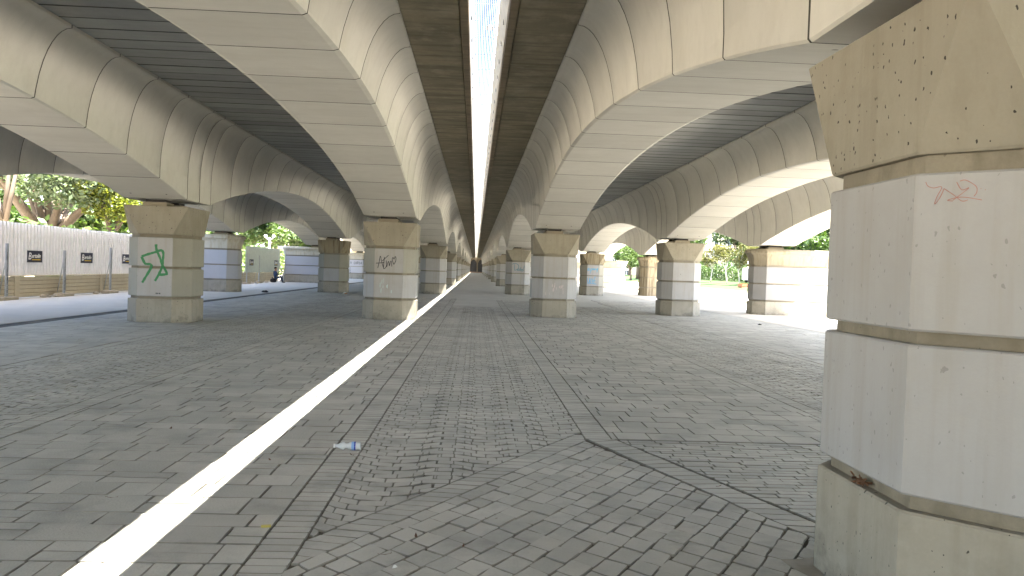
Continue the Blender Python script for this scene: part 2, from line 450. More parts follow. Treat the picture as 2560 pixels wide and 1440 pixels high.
class Zone:
    """stones of one paving; the nearest become separate children, the rest one mesh"""
    def __init__(s, name, label, zone_polys, gap=0.0019, relief=0.0045, wob=0.006, org=1.0):
        s.org = org
        s.name = name; s.label = label; s.zp = zone_polys; s.p = []; s.gap = gap; s.relief = relief; s.wob = wob
    def stone(s, poly):
        for z in s.zp:
            c = clip_poly(poly, z)
            if len(c) < 3: continue
            # remove near-duplicate corners
            d = [c[i] for i in range(len(c)) if math.hypot(c[i][0]-c[i-1][0], c[i][1]-c[i-1][1]) > 0.012]
            if len(d) >= 3 and area(d) > 0.0012: s.p.append(d)
    def finish(s, piece, limit=300):
        root = empty(s.name, (0, 0, 0)); tag(root, s.label, None, None, 'structure')
        def geo(poly, b, ox=0, oy=0):
            w = s.wob
            poly = [(x+random.uniform(-w, w)-ox, y+random.uniform(-w, w)-oy) for x, y in poly]
            if sum(p[1] for p in poly)/len(poly)+oy < 15 and len(poly) < 7:
                q = []
                for i in range(len(poly)):
                    a_, b_ = poly[i], poly[(i+1) % len(poly)]
                    ex, ey = b_[0]-a_[0], b_[1]-a_[1]; le = math.hypot(ex, ey)
                    if le < .05: q.append(a_); continue
                    k_ = min(.012/le, .3)
                    nx, ny = -ey/le, ex/le
                    m_ = random.uniform(-.002, .0035)*min(1, le/.12)*s.org; t_ = random.uniform(.35, .65)
                    q.append((a_[0]+ex*k_, a_[1]+ey*k_)); q.append((a_[0]+ex*t_+nx*m_, a_[1]+ey*t_+ny*m_)); q.append((b_[0]-ex*k_, b_[1]-ey*k_))
                poly = q
            o = inset(poly, s.gap); t = inset(poly, s.gap+0.0038)
            if area(t) < 0.0006: return False
            z = random.uniform(-s.relief, s.relief*0.4); n = len(o)
            tx, ty = random.uniform(-.004, .004), random.uniform(-.004, .004)
            tone = random.random()
            mx = sum(p[0] for p in t)/n; my = sum(p[1] for p in t)/n
            vs = [(x, y, -0.0145) for x, y in o] + [(x, y, z-0.004) for x, y in o] + [(x, y, z+(x-mx)*tx+(y-my)*ty) for x, y in t]
            fs = [tuple(range(2*n, 3*n))]; ms = []
            for i in range(n):
                j = (i+1) % n
                fs.append((i, j, n+j, n+i)); fs.append((n+i, n+j, 2*n+j, 2*n+i))
            b.add(vs, fs, 1, tone); b.m[-len(fs)] = 0; return True
        s.p.sort(key=lambda q: -abs(area(q))/max(0.5, (sum(v[1] for v in q)/len(q)))**3 if sum(v[1] for v in q)/len(q) > 3.6 else 0)
        rest = MB(); cnt = 0
        for poly in s.p:
            if cnt < limit:
                cx = sum(v[0] for v in poly)/len(poly); cy = sum(v[1] for v in poly)/len(poly)
                b = MB()
                if geo(poly, b, cx, cy):
                    b.build(piece, [M['paver'], M['arris']], root, (cx, cy, 0)); cnt += 1
            else: geo(poly, rest)
        if rest.f: tag(rest.build(piece + '_field', [M['paver'], M['arris']], root), None, None, None, 'stuff')

def band(zone, p0, p1, q0, q1, pitch):
    """soldier course between edge p0-p1 and edge q0-q1"""
    L = math.hypot(p1[0]-p0[0], p1[1]-p0[1]); n = max(1, int(L/pitch))
    lp = lambda a, b, t: (a[0]+(b[0]-a[0])*t, a[1]+(b[1]-a[1])*t)
    for i in range(n):
        a, b_ = i/n, (i+1)/n
        q = [lp(p0,p1,a), lp(p0,p1,b_), lp(q0,q1,b_), lp(q0,q1,a)]
        if area(q) < 0: q.reverse()
        zone.stone(q)

def running(zone, x0, x1, y0, y1, d, l0, l1, jit=0.0):
    y = y0
    while y < y1:
        dd = d*random.uniform(1-jit, 1+jit); x = x0 - random.uniform(0, l0)
        while x < x1:
            l = random.uniform(l0, l1)
            zone.stone(rect(x, x+l, y, y+dd))
            x += l
        y += dd

def fan(zone, x0, x1, y0, y1, cols, step=0.116):
    """cols: list of ('a', xa, xb) arc columns or ('c', xa, xb) cusp columns"""
    for kind, xa, xb in cols:
        w = xb-xa; xm = (xa+xb)/2
        if kind == 'a':
            r = w*0.70
            smax = math.asin(w/2/r)
            k = 0
            y = y0-0.4
            while y < y1+0.4:
                n = max(3, int(round(w/0.15)))
                off = 0.5*(k % 2)
                cuts = [-1.0]
                for i in range(n+1):
                    t = -1 + 2*(i+off+random.uniform(-.12,.12))/n
                    if -0.93 < t < 0.93: cuts.append(t)
                cuts.append(1.0)
                dl = .04 if k % 2 else -.04
                la, lb = xa+(dl if xa > x0+.01 else 0), xb-(dl if xb < x1-.01 else 0)
                P = lambda t: (la+(lb-la)*(math.sin(t*smax)/math.sin(smax)+1)/2, y + r*(math.cos(smax)-math.cos(t*smax)))
                for a, b_ in zip(cuts, cuts[1:]):
                    pa, pb = P(a), P(b_)
                    zone.stone([pa, pb, (pb[0], pb[1]+step), (pa[0], pa[1]+step)])
                y += step; k += 1
        else:
            y = y0-0.4; k = 0
            while y < y1+0.4:
                c = xm + (0.25 if k % 2 else -0.25)*w + random.uniform(-.02, .02)
                dl = .04 if k % 2 else -.04
                zone.stone(rect(xa-dl, c, y, y+step)); zone.stone(rect(c, xb+dl, y, y+step))
                y += step; k += 1

YF = 33.0
aT = ((-1.35, 3.911), (1.13, 7.87))       # far edge of the diagonal band
aB = ((-1.35, 3.46), (1.13, 7.50))        # near edge of the diagonal band
z = Zone('fan_cobble_paving', 'strip of grey cobbles laid in small fans down the middle under the light slit', [[(-.93, 4.59), (1.10, 7.83), (1.10, YF), (-.93, YF)]], 0.0013, 0.003, 0.003, 0.7)
fan(z, -.93, 1.1, 4.5, YF, [('a', -.93, -.31), ('c', -.31, -.09), ('a', -.09, .38), ('c', .38, .60), ('a', .60, 1.10)])
z.finish('cobble')
z = Zone('soldier_course_paving', 'two edging bands of thin grey bricks either side of the middle cobbles', [rect(-1.17, -.935, 2.6, YF+8), rect(1.105, 1.36, 7.52, YF+8)], 0.0026, 0.002, 0.002)
band(z, (-1.17, 2.6), (-1.17, YF+8), (-.935, 2.6), (-.935, YF+8), 0.105)
band(z, (1.105, 7.52), (1.105, YF+8), (1.36, 7.52), (1.36, YF+8), 0.105)
z.finish('brick')
z = Zone('diagonal_band_paving', 'diagonal bands of grey bricks framing the square cobbles by the near pillar', [[(-.93, 4.15), (1.10, 7.43), (1.10, 7.82), (-.93, 4.58)], [(1.40, 7.52), (1.12, 7.52), (1.16, 7.22), (2.17, 4.74), (2.44, 4.66)]], 0.0026, 0.002, 0.003)
for i in range(40):
    t0, t1 = i/38, (i+1)/38
    lp = lambda a, b, t: (a[0]+(b[0]-a[0])*t, a[1]+(b[1]-a[1])*t)
    s_ = 0.12
    q = [lp(aB[0], aB[1], t0), lp(aB[0], aB[1], t1), lp(aT[0], aT[1], t1-0.095), lp(aT[0], aT[1], t0-0.095)]
    if area(q) < 0: q.reverse()
    z.stone(q)
band(z, (1.12, 7.52), (2.18, 4.66), (1.36, 7.62), (2.46, 4.62), 0.125)
z.finish('brick')
# square cobbles, rows parallel to the diagonal band
cz = [(1.09, 7.43), (-1.35, 3.47), (-1.35, 2.5), (2.4, 2.5), (2.4, 4.1), (2.17, 4.73)]
cz.reverse()
if area(cz) < 0: cz.reverse()
z = Zone('square_cobble_paving', 'field of square grey cobbles in slanting rows beside the near pillar', [cz], 0.0023, 0.005, 0.008, 1.6)
dv = Vector((0.535, 0.845)); nv = Vector((0.845, -0.535))
o0 = Vector((1.09, 7.42))
for k in range(0, 34):
    rw = 0.152
    t = -7.5 + random.uniform(0, .2)
    while t < 1.5:
        l = random.uniform(0.165, 0.225)
        a = o0 + nv*(k*rw) + dv*t; b_ = a + dv*l; sh = dv*0.03
        c_ = b_ + nv*rw - sh; d_ = a + nv*rw - sh
        q = [tuple(a), tuple(b_), tuple(c_), tuple(d_)]
        if area(q) < 0: q.reverse()
        z.stone(q); t += l
z.finish('cobble')
bz = [(1.42, 7.50), (2.47, 4.70), (3.0, 4.70), (4.03, 4.70), (4.03, 7.50)]
if area(bz) < 0: bz.reverse()
z = Zone('thin_brick_paving', 'thin grey bricks in running bond behind the near pillar', [bz], 0.0030, 0.004, 0.006)
running(z, 1.3, 4.05, 4.6, 7.5, 0.088, 0.24, 0.30)
z.finish('brick')
z = Zone('slab_paving', 'grey rectangular stamped slabs around the first pillar on the right', [rect(1.365, 4.03, 7.545, YF+8)], 0.0026, 0.0025, 0.003)
running(z, 1.3, 4.05, 7.545, YF+8, 0.29, 0.30, 0.44, 0.12)
z.finish('paving_slab')
z = Zone('ashlar_paving', 'grey stamped slabs of mixed sizes left of the middle cobbles', [rect(-4.03, -1.175, 4.20, YF+8)], 0.0030, 0.0035, 0.005)
y = 4.20
while y < YF+8:
    d = random.uniform(.24, .36); x = -4.3
    while x < -1.0:
        l = random.uniform(.2, .5)
        if random.random() < .28:
            h_ = d*random.uniform(.4, .6)
            z.stone(rect(x, x+l, y, y+h_)); z.stone(rect(x, x+l, y+h_, y+d))
        else: z.stone(rect(x, x+l, y, y+d))
        x += l
    y += d
z.finish('paving_slab')
z = Zone('cross_band_paving', 'cross band of upright grey bricks at the near left', [rect(-4.03, -1.175, 3.6, 4.195)], 0.0031, 0.003, 0.003)
for (ya, yb) in ((3.92, 4.195), (3.62, 3.915)):
    x = -4.1
    while x < -1.1:
        z.stone(rect(x, x+.13, ya, yb)); x += .13
z.finish('brick')
for side, xa, xb in (('left', -6.40, -4.25), ('right', 4.25, 6.40)):
    w = (xb-xa); y0 = 5.5
    z = Zone('side_fan_paving', 'strip of small grey fan cobbles between the %s pillar rows' % side, [rect(xa, xb, y0, YF+3)], 0.0015, 0.004, 0.003)
    fan(z, xa, xb, y0, YF+3, [('a', xa, xa+.62), ('c', xa+.62, xa+.84), ('a', xa+.84, xb-.84), ('c', xb-.84, xb-.62), ('a', xb-.62, xb)])
    z.finish('cobble', 150)
    z = Zone('side_soldier_paving', 'thin brick bands edging the %s fan cobbles' % side, [rect(xa-.215, xa-.005, 5, YF+8), rect(xb+.005, xb+.215, 5, YF+8)], 0.0026, 0.002, 0.002)
    band(z, (xa-.215, 5), (xa-.215, YF+8), (xa-.005, 5), (xa-.005, YF+8), .105)
    band(z, (xb+.005, 5), (xb+.005, YF+8), (xb+.215, 5), (xb+.215, YF+8), .105)
    z.finish('brick', 150)
    xo = (-10.03, -6.63) if side == 'left' else (6.63, 10.58)
    z = Zone('side_slab_paving', 'grey stamped slabs around the %s outer pillars' % side, [rect(xo[0], xo[1], 8, YF+12)], 0.0026, 0.0025, 0.003)
    running(z, xo[0]-.1, xo[1]+.1, 8, YF+12, .34, .36, .6, .1)
    z.finish('paving_slab', 200)

# kerbs by the park
for (x, ya, yb, lab) in ((16.78, 24, 110, 'low buff kerb stones between the sunlit paving and the path'), (28.45, 40, 230, 'pale kerb stones along the front of the lawn')):
    root = empty('kerb', (x, ya, 0)); tag(root, lab, None, None, 'structure')
    b = MB(); b.bbox(-.16, .16, 0.004, .996, -.1, .13, .015); me = b.mesh('kerb_stone', M['kerb'])
    for k in range(int(yb-ya)):
        link('kerb_stone', me, root, (0, k, random.uniform(-.006, .006)))

# ------------------------------------------------------------------ pillars
A, CH = 0.78, 0.36
def octa(a, z, cx=0, cy=0):
    b = a-CH if a > CH else a*.5
    b = A-CH + (a-A)*0.41
    return [(-b,-a,z),(b,-a,z),(a,-b,z),(a,b,z),(b,a,z),(-b,a,z),(-a,b,z),(-a,-b,z)]
def block_rings(a, z0, z1, bev=0.01, fn=octa):
    return [fn(a-bev, z0), fn(a, z0+bev), fn(a, z1-bev), fn(a-bev, z1)]
ZB, ZG, ZM0, ZM1, ZT0, ZT1, ZC = 0.575, 0.645, 1.325, 1.385, 2.09, 2.175, 2.865
PM = {}
def pillar_meshes():
    b = MB(); b.rings(block_rings(A+.008, -.02, ZB)); PM['plinth'] = b
    b = MB(); b.rings(block_rings(A, ZG, ZM0)); PM['lower_block'] = b
    b = MB(); b.rings(block_rings(A, ZM1, ZT0)); PM['upper_block'] = b
    b = MB()
    for z0, z1 in ((ZB-.004, ZG+.004), (ZM0-.004, ZM1+.004), (ZT0-.004, ZT1+.004)):
        b.rings([octa(A-.055, z0), octa(A-.055, z1)])
    PM['groove_band'] = b
    b = MB()
    o1 = octa(A-.01, ZT1); o2 = octa(A, ZT1+.012)
    t = A+.004
    sq = [(-t,-t,ZC-.01),(t,-t,ZC-.01),(t,t,ZC-.01),(-t,t,ZC-.01)]
    sq2 = [(-t+.01,-t+.01,ZC),(t-.01,-t+.01,ZC),(t-.01,t-.01,ZC),(-t+.01,t-.01,ZC)]
    v = o1+o2+sq+sq2
    f = [tuple(reversed(range(8)))]
    for i in range(8): f.append((i, (i+1) % 8, 8+(i+1) % 8, 8+i))
    S = 16
    f += [(8,9,S+1,S),(9,10,S+1),(10,11,S+2,S+1),(11,12,S+2),(12,13,S+3,S+2),(13,14,S+3),(14,15,S,S+3),(15,8,S)]
    for i in range(4): f.append((S+i, S+(i+1) % 4, S+4+(i+1) % 4, S+4+i))
    f.append((S+4, S+5, S+6, S+7))
    b.add(v, f); PM['capital'] = b
pillar_meshes()
b = MB()
b.bbox(-.36, .22, -.70, -.22, ZC, ZC+.10, .01); PM['bearing_block'] = b
b = MB(); b.box(-.30, .16, -.66, -.26, ZC+.101, 3.028); PM['bearing'] = b
def front_only(b, side_mat):
    c = MB(); c.v = b.v; c.f = b.f; c.t = b.t; c.sm = b.sm
    c.m = []
    for f in b.f:
        ys_ = [b.v[i][1] for i in f]; ok = max(ys_) < -(A-.02); c.m.append(0 if ok else 1)
    return c

MESHC = {}
def pmesh(part, mats, key, fo=False):
    k = (part, key)
    if k not in MESHC:
        b = PM[part]
        if fo: b = front_only(b, None)
        MESHC[k] = b.mesh(part, mats)
    return MESHC[k]

def pillar_full(b):
    for k in ('plinth', 'lower_block', 'upper_block', 'groove_band', 'capital', 'bearing_block', 'bearing'):
        mi = {'plinth': 0, 'lower_block': 1, 'upper_block': 1, 'groove_band': 2, 'capital': 3, 'bearing_block': 4, 'bearing': 5}[k]
        s = PM[k]; b.add(s.v, s.f, mi)
FAR_PILLAR = MB(); pillar_full(FAR_PILLAR)
far_me = FAR_PILLAR.mesh('pillar', [M['base'], M['painted'], M['groove'], M['capital'], M['bearing_block'], M['bearing']])

ORD = ['nearest', 'second', 'third', 'fourth', 'fifth', 'sixth', 'seventh', 'eighth', 'ninth', 'tenth', 'eleventh', 'twelfth']
ROWTXT = {'inner left': 'row just left of the light slit', 'inner right': 'row just right of the light slit', 'mid left': 'second row left of the slit', 'mid right': 'second row right of the slit'}
PLAB = {('inner right', 0): 'huge near octagonal pillar with pale painted blocks at the right edge',
        ('inner left', 1): 'octagonal pillar with a black scrawl and heart drawn on its front',
        ('mid left', 1): 'octagonal pillar with a big green sprayed sign, by the hoarding',
        ('inner right', 1): 'octagonal pillar with faint pink smears, right of the middle aisle',
        ('mid right', 1): 'clean pale octagonal pillar in front of the park view',
        ('inner right', 2): 'octagonal pillar with teal handwriting near its top',
        ('mid right', 2): 'octagonal pillar with two lines of light blue handwriting',
        ('mid left', 2): 'octagonal pillar with dark drip stains on its capital, left bay'}
PILL = {}
for row in ('inner left', 'inner right', 'mid left', 'mid right'):
    for j in range(0, NJ):
        y = yc(row, j)
        if y > GATE_Y-6: continue
        if j == 0 and row != 'inner right': continue
        lab = PLAB.get((row, j), '%s octagonal pillar of the %s' % (ORD[j] if row == 'inner right' else ORD[j-1], ROWTXT[row]))
        if j >= 5:
            o = link('octagonal_pillar', far_me, None, (ROWS[row], y, 0))
        else:
            o = empty('octagonal_pillar', (ROWS[row], y, 0))
            st = (row, j) in (('mid left', 2), ('mid right', 2), ('mid left', 4), ('mid right', 3))
            fo = (row, j) in (('mid left', 1), ('mid right', 2))
            cap = 'capital_stained' if st else 'capital'
            link('plinth', pmesh('plinth', M['base'], 'b'), o)
            if fo:
                link('block', pmesh('lower_block', [M['painted'], M['beige_block']], 'fo', True), o)
                link('block', pmesh('upper_block', [M['painted'], M['beige_block']], 'fo', True), o)
            elif (row, j) == ('inner left', 1):
                link('block', pmesh('lower_block', M['painted'], 'p'), o)
                link('block', pmesh('upper_block', [M['painted'], M['beige_block']], 'fo', True), o)
            elif st:
                link('block', pmesh('lower_block', [M['painted'], M['beige_block']], 'fo', True), o)
                link('block', pmesh('upper_block', M['beige_block'], 'rb'), o)
            else:
                link('block', pmesh('lower_block', M['painted'], 'p'), o)
                link('block', pmesh('upper_block', M['painted'], 'p'), o)
            link('groove_band', pmesh('groove_band', M['groove'], 'g'), o)
            link('capital', pmesh('capital', M[cap], cap), o)
            for yy in (0, .92):
                link('bearing_block', pmesh('bearing_block', M['bearing_block'], 'b'), o, (0, yy, 0))
                link('bearing', pmesh('bearing', M['bearing'], 'b'), o, (0, yy, 0))
        tag(o, lab, 'pillar', 'octagonal pillars carrying the girders')
        PILL[row, j] = o

# ---- writing on the pillars: thin ribbons of paint, 2 mm proud of the face
def ribbon(b, pts, w, org, ax, nrm, off=0.003):
    """pts in (s, z) on the face through org along ax with outward normal nrm"""
    ax = Vector(ax); nrm = Vector(nrm); org = Vector(org)
    # smooth the stroke
    P = [Vector((p[0], p[1])) for p in pts]
    Q = []
    for i in range(len(P)-1):
        p0 = P[max(i-1, 0)]; p1 = P[i]; p2 = P[i+1]; p3 = P[min(i+2, len(P)-1)]
        for k in range(5):
            t = k/5
            Q.append(0.5*((2*p1)+(p2-p0)*t+(2*p0-5*p1+4*p2-p3)*t*t+(3*p1-p0-3*p2+p3)*t*t*t))
    Q.append(P[-1])
    L = []
    for i, q in enumerate(Q):
        d = Q[min(i+1, len(Q)-1)]-Q[max(i-1, 0)]
        if d.length < 1e-6: d = Vector((1, 0))
        d.normalize(); n = Vector((-d.y, d.x))*w/2*random.uniform(.8, 1.1)
        for s in (1, -1):
            c = q + n*s
            L.append(tuple(org + ax*c.x + Vector((0,0,1))*c.y + nrm*off))
    m = len(L)
    b.add(L, [(i, i+1, i+3, i+2) for i in range(0, m-2, 2)])

def graffiti(pil, strokes, w, mat, org=(0, -A, 0), ax=(1, 0, 0), nrm=(0, -1, 0), off=0.003, label=None):
    b = MB()
    for s in strokes: ribbon(b, s, w, org, ax, nrm, off); off += 0.0004
    o = b.build('graffiti', mat, pil)
    if label: o['label'] = label
    return o

graffiti(PILL['mid left', 1], [[(0.019,1.922),(0.036,1.787),(0.12,1.599),(0.177,1.437),(0.289,1.236),(0.264,1.194),(0.103,1.175)],
    [(-0.321,1.611),(-0.176,1.67),(0.01,1.731),(0.143,1.777),(0.198,1.711),(0.189,1.519),(0.179,1.382),(0.103,1.189),(0.013,1.022)],
    [(-0.321,1.611),(-0.279,1.517),(-0.224,1.437),(-0.103,1.427),(-0.088,1.346),(-0.191,1.152),(-0.293,0.971)]], 0.062, M['paint_green'], label='thick green spray paint sign')
graffiti(PILL['inner left', 1], [[(-0.322,1.51),(-0.288,1.68),(-0.255,1.864),(-0.21,1.683),(-0.153,1.515)],[(-0.383,1.651),(-0.197,1.67),(-0.133,1.686)],[(-0.137,1.842),(-0.154,1.528),(-0.114,1.509),(-0.065,1.584)],[(-0.017,1.898),(-0.198,1.722)],[(-0.082,1.74),(-0.064,1.557),(-0.029,1.689),(-0.003,1.703),(0.013,1.586),(0.048,1.718),(0.074,1.706),(0.086,1.568)],[(0.142,1.63),(0.091,1.772),(0.115,1.838),(0.145,1.786),(0.173,1.866),(0.201,1.815),(0.191,1.723),(0.147,1.63)]], 0.019, M['paint_black'], label='black marker letters Atm and a heart')
def smears(pil, mat, x0, x1, z0, z1, n, seed):
    r = random.Random(seed); b = MB()
    for i in range(n):
        x = r.uniform(x0, x1); z_ = r.uniform(z0, z1); h_ = r.uniform(.04, .13); w_ = r.uniform(.008, .02)
        b.add([(x-w_,-A-.002-.0003*i,z_),(x+w_*.6,-A-.002-.0003*i,z_-h_*.3),(x+w_,-A-.002-.0003*i,z_+h_),(x-w_*.7,-A-.002-.0003*i,z_+h_*.8)], [(0,1,2,3)])
    b.build('paint_smear', mat, pil)
smears(PILL['inner left', 1], M['paint_aqua'], -.25, .2, .80, 1.12, 9, 1)
smears(PILL['inner right', 1], M['paint_pink'], -.35, .3, .78, 1.1, 14, 2)
graffiti(PILL['inner right', 2], [[(-0.25,1.942),(-0.237,1.551)],[(-0.401,1.936),(-0.222,2.003),(-0.007,1.89),(-0.029,1.648),(-0.237,1.551)],[(0.061,1.651),(-0.058,1.617),(-0.026,1.54),(0.081,1.592),(0.095,1.544)],[(0.178,1.746),(0.131,1.714),(0.126,1.521)],[(0.062,1.639),(0.2,1.656)],[(0.26,1.646),(0.19,1.583),(0.247,1.513),(0.311,1.588),(0.26,1.646)],[(0.373,1.873),(0.345,1.631)],[(.338,1.565),(.336,1.545)]], 0.028, M['paint_teal'], label='teal handwriting')
graffiti(PILL['mid right', 2], [[(-0.392,1.732),(-0.288,1.807),(-0.305,1.878),(-0.381,1.804),(-0.355,1.698),(-0.215,1.774)],[(-0.167,1.847),(-0.206,1.525)],[(-0.167,1.832),(-0.074,1.85),(-0.106,1.742),(-0.192,1.725)],[(-0.035,1.744),(-0.003,1.867),(0.051,1.747),(0.09,1.87),(0.123,1.75)],[(0.176,1.873),(0.216,1.753),(0.318,1.899),(0.243,1.611)],
    [(-0.373,1.199),(-0.348,0.915),(-0.255,0.918),(-0.216,1.204),(-0.195,0.849)],[(-0.131,0.851),(-0.119,1.1),(-0.048,1.124),(-0.016,0.854)],[(0.198,1.275),(0.092,1.214),(0.071,0.822)],[(-0.007,0.997),(0.17,1.039)],[(-0.396,0.842),(0.251,0.792)]], 0.040, M['paint_blue'], label='light blue handwriting on two lines')
d_ = 1/math.sqrt(2)
graffiti(PILL['inner right', 0], [[(.044,2.05),(.053,2.032),(.077,2.022),(.109,2.025),(.091,1.982),(.084,1.951),(.103,1.977),(.118,2.016)],[(.118,2.018),(.158,1.988),(.19,1.961),(.213,1.965)],[(.155,1.962),(.135,1.967),(.189,1.978),(.266,1.963)],[(.167,2.044),(.188,2.009),(.215,2.016),(.155,1.965)],[(.18,2.047),(.202,2.050),(.241,2.023),(.246,1.998),(.236,1.98)],[(.26,2.01),(.262,2.012)],[(.276,2.006),(.279,2.005)]],
    0.0032, M['paint_red'], org=(-A, -(A-CH), 0), ax=(d_, -d_, 0), nrm=(-d_, -d_, 0), label='thin red crayon scribble')
# dirt clump left in the lower groove of the near pillar
b = MB()
for i in range(16):
    b.obox((random.gauss(0,.012), random.gauss(0,.035), random.gauss(.02,.012)), Vector((random.uniform(-.02,.02), random.uniform(-.02,.02), random.uniform(-.012,.012))), (0,.004,.001), (.002,0,.004))
b.build('debris_tuft', M['leaf_dry'], PILL['inner right', 0], (-A+.012, -.02, ZB+.006))
# small stencilled number low on the green-sprayed pillar
b = MB()
for k, x in enumerate((.05, .09, .135)):
    b.box(x-.012, x+.012, -A-.003, -A-.001, .70, .735)
b.build('stencil_mark', M['paint_black'], PILL['mid left', 1])

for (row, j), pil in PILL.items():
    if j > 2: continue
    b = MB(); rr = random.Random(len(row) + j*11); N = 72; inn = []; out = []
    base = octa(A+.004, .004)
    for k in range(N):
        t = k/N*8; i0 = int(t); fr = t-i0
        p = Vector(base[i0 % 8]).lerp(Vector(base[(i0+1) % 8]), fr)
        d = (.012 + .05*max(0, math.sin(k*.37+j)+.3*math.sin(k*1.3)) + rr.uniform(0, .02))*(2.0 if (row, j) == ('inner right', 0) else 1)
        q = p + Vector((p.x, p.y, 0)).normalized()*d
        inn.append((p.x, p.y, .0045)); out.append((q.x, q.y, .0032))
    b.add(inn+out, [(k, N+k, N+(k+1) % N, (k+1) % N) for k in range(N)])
    b.build('grime_contact_shade', M['grime_contact_shade'], pil)  # dark rim: grime at the foot plus a painted contact shadow

# ------------------------------------------------------------------ outer piers
def offs(poly, d):
    """outset a ccw polygon"""
    return inset(poly, -d)
def pier_poly(side):
    p = [(-.85,-.36),(-.42,-A),(2.30,-A),(2.42,-A+.12),(2.42,A-.12),(2.30,A),(-.42,A),(-.85,.36)]
    if side < 0: p = [(-x, y) for x, y in p][::-1]
    return p
def pier_parts(side, paint):
    p = pier_poly(side)
    fn = lambda d, z: [(x, y, z) for x, y in offs(p, d)]
    out = []
    def blk(name, z0, z1, m, d=0):
        b = MB(); b.rings([fn(d-.01, z0), fn(d, z0+.01), fn(d, z1-.01), fn(d-.01, z1)]); out.append((name, b, m))
    blk('plinth', -.02, ZB, M['base'], .008)
    blk('block', ZG, ZM0, paint); blk('block', ZM1, ZT0, paint)
    b = MB()
    for z0, z1 in ((ZB-.004, ZG+.004), (ZM0-.004, ZM1+.004), (ZT0-.004, ZT1+.004)):
        b.rings([fn(-.05, z0), fn(-.05, z1)])
    out.append(('groove_band', b, M['groove']))
    b = MB(); r = [fn(-.01, ZT1), fn(0, ZT1+.01)]
    for k in range(1, 9):
        t = k/8; r.append(fn(.17*(1-math.cos(t*math.pi/2)), ZT1+.05+.45*math.sin(t*math.pi/2)*1.0))
    r += [fn(.17, ZC-.09), fn(.08, ZC)]
    b.rings(r); out.append(('capital', b, M['capital_light']))
    # curved fin closing the outer end
    b = MB(); n = 14; prof = []
    for k in range(n+1):
        t = k/n; z = ZC*t
        prof.append((2.44 + .50*(1-t)**4 + .38*t**5, z))
    xo = [(x*side, z) for x, z in prof]
    rings = [[(x, -.28, z), (x, .28, z), (2.425*side, .28, z), (2.425*side, -.28, z)] for x, z in xo]
    if side > 0: rings = [r_[::-1] for r_ in rings]
    b.rings(rings); out.append(('curved_fin', b, M['fin']))
    b = MB(); b.bbox(-.36, .36, -.62, -.26, ZC, ZC+.09, .01); out.append(('bearing_block', b, M['bearing_block']))
    b = MB(); b.box(-.28, .28, -.58, -.30, ZC+.091, 3.028); out.append(('bearing', b, M['bearing']))
    b = MB(); b.bbox(-.36, .36, .26, .62, ZC, ZC+.09, .01); out.append(('bearing_block', b, M['bearing_block']))
    b = MB(); b.box(-.28, .28, .30, .58, ZC+.091, 3.028); out.append(('bearing', b, M['bearing']))
    return out
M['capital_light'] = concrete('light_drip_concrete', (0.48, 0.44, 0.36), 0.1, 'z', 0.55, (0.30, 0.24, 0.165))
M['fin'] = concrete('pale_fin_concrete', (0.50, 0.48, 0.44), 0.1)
PIER = {}
POLAB = {('far right', 1): 'wide pier on the right with a sunlit diagonal patch, nearest the park',
         ('far left', 2): 'wide skylit bluish pier beside the grey hoarding on the left',
         ('far left', 3): 'wide skylit bluish pier at the end of the grey hoarding, right of the seated person',
         ('far left', 4): 'wide pale pier with black capital letters written on it',
         ('far right', 2): 'wide pier with brown drip stains seen past the clean pale pillar'}
for row in ('far left', 'far right'):
    side = 1 if row == 'far right' else -1
    proto = {}
    for j in range(1, NJ):
        y = yc(row, j)
        if y > GATE_Y-6: continue
        o = empty('outer_pier', (ROWS[row], y, 0))
        key = (side, (row, j) == ('far right', 2))
        if key not in proto:
            lst = []
            for name, b, m in pier_parts(side, M['painted_skylit'] if side < 0 else M['painted_sun']):
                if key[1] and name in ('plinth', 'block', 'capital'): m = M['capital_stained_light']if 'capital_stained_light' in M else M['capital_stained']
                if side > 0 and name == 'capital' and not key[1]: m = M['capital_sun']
                lst.append((name, b.mesh(name, m)))
            proto[key] = lst
        for name, me in proto[key]: link(name, me, o)
        tag(o, POLAB.get((row, j), '%s wide pier of the %s' % (ORD[j-1], 'row along the hoarding on the left' if side < 0 else 'row along the park on the right')), 'pier', 'wide outer piers carrying the girders')
        PIER[row, j] = o
# words on the fourth left pier
def letters(txt, x0, z0, h, pitch):
    G = {'L': [[(0,1),(0,0),(.6,0)]], 'A': [[(0,0),(.35,1),(.7,0)],[(.12,.4),(.58,.4)]], 'G': [[(.7,.85),(.35,1),(0,.55),(.25,0),(.7,.15),(.7,.5),(.4,.5)]],
         'O': [[(.35,1),(0,.5),(.35,0),(.7,.5),(.35,1)]], 'R': [[(0,0),(0,1),(.6,.85),(.5,.55),(0,.5)],[(.2,.5),(.7,0)]], 'D': [[(0,0),(0,1),(.6,.7),(.6,.3),(0,0)]]}
    out = []
    for i, c in enumerate(txt):
        for s in G.get(c, []): out.append([(x0+i*pitch+px*pitch*.9, z0+pz*h+math.sin(i*1.7)*.02) for px, pz in s])
    return out
graffiti(PIER['far left', 4], letters('LA GORDA', -1.10, 1.62, .26, .19), .03, M['paint_black'], off=.012, label='black capitals LA GORDA')
graffiti(PIER['far left', 4], [[(-1.02,1.30),(-.90,1.22),(-1.0,1.12),(-.86,1.10)],[(-1.0,1.0),(-.84,.96),(-.98,.84),(-.84,.82)],[(-.98,.72),(-.84,.70),(-.95,.6),(-.9,.5)]], .025, M['paint_black'], off=.012, label='black sideways scribble')
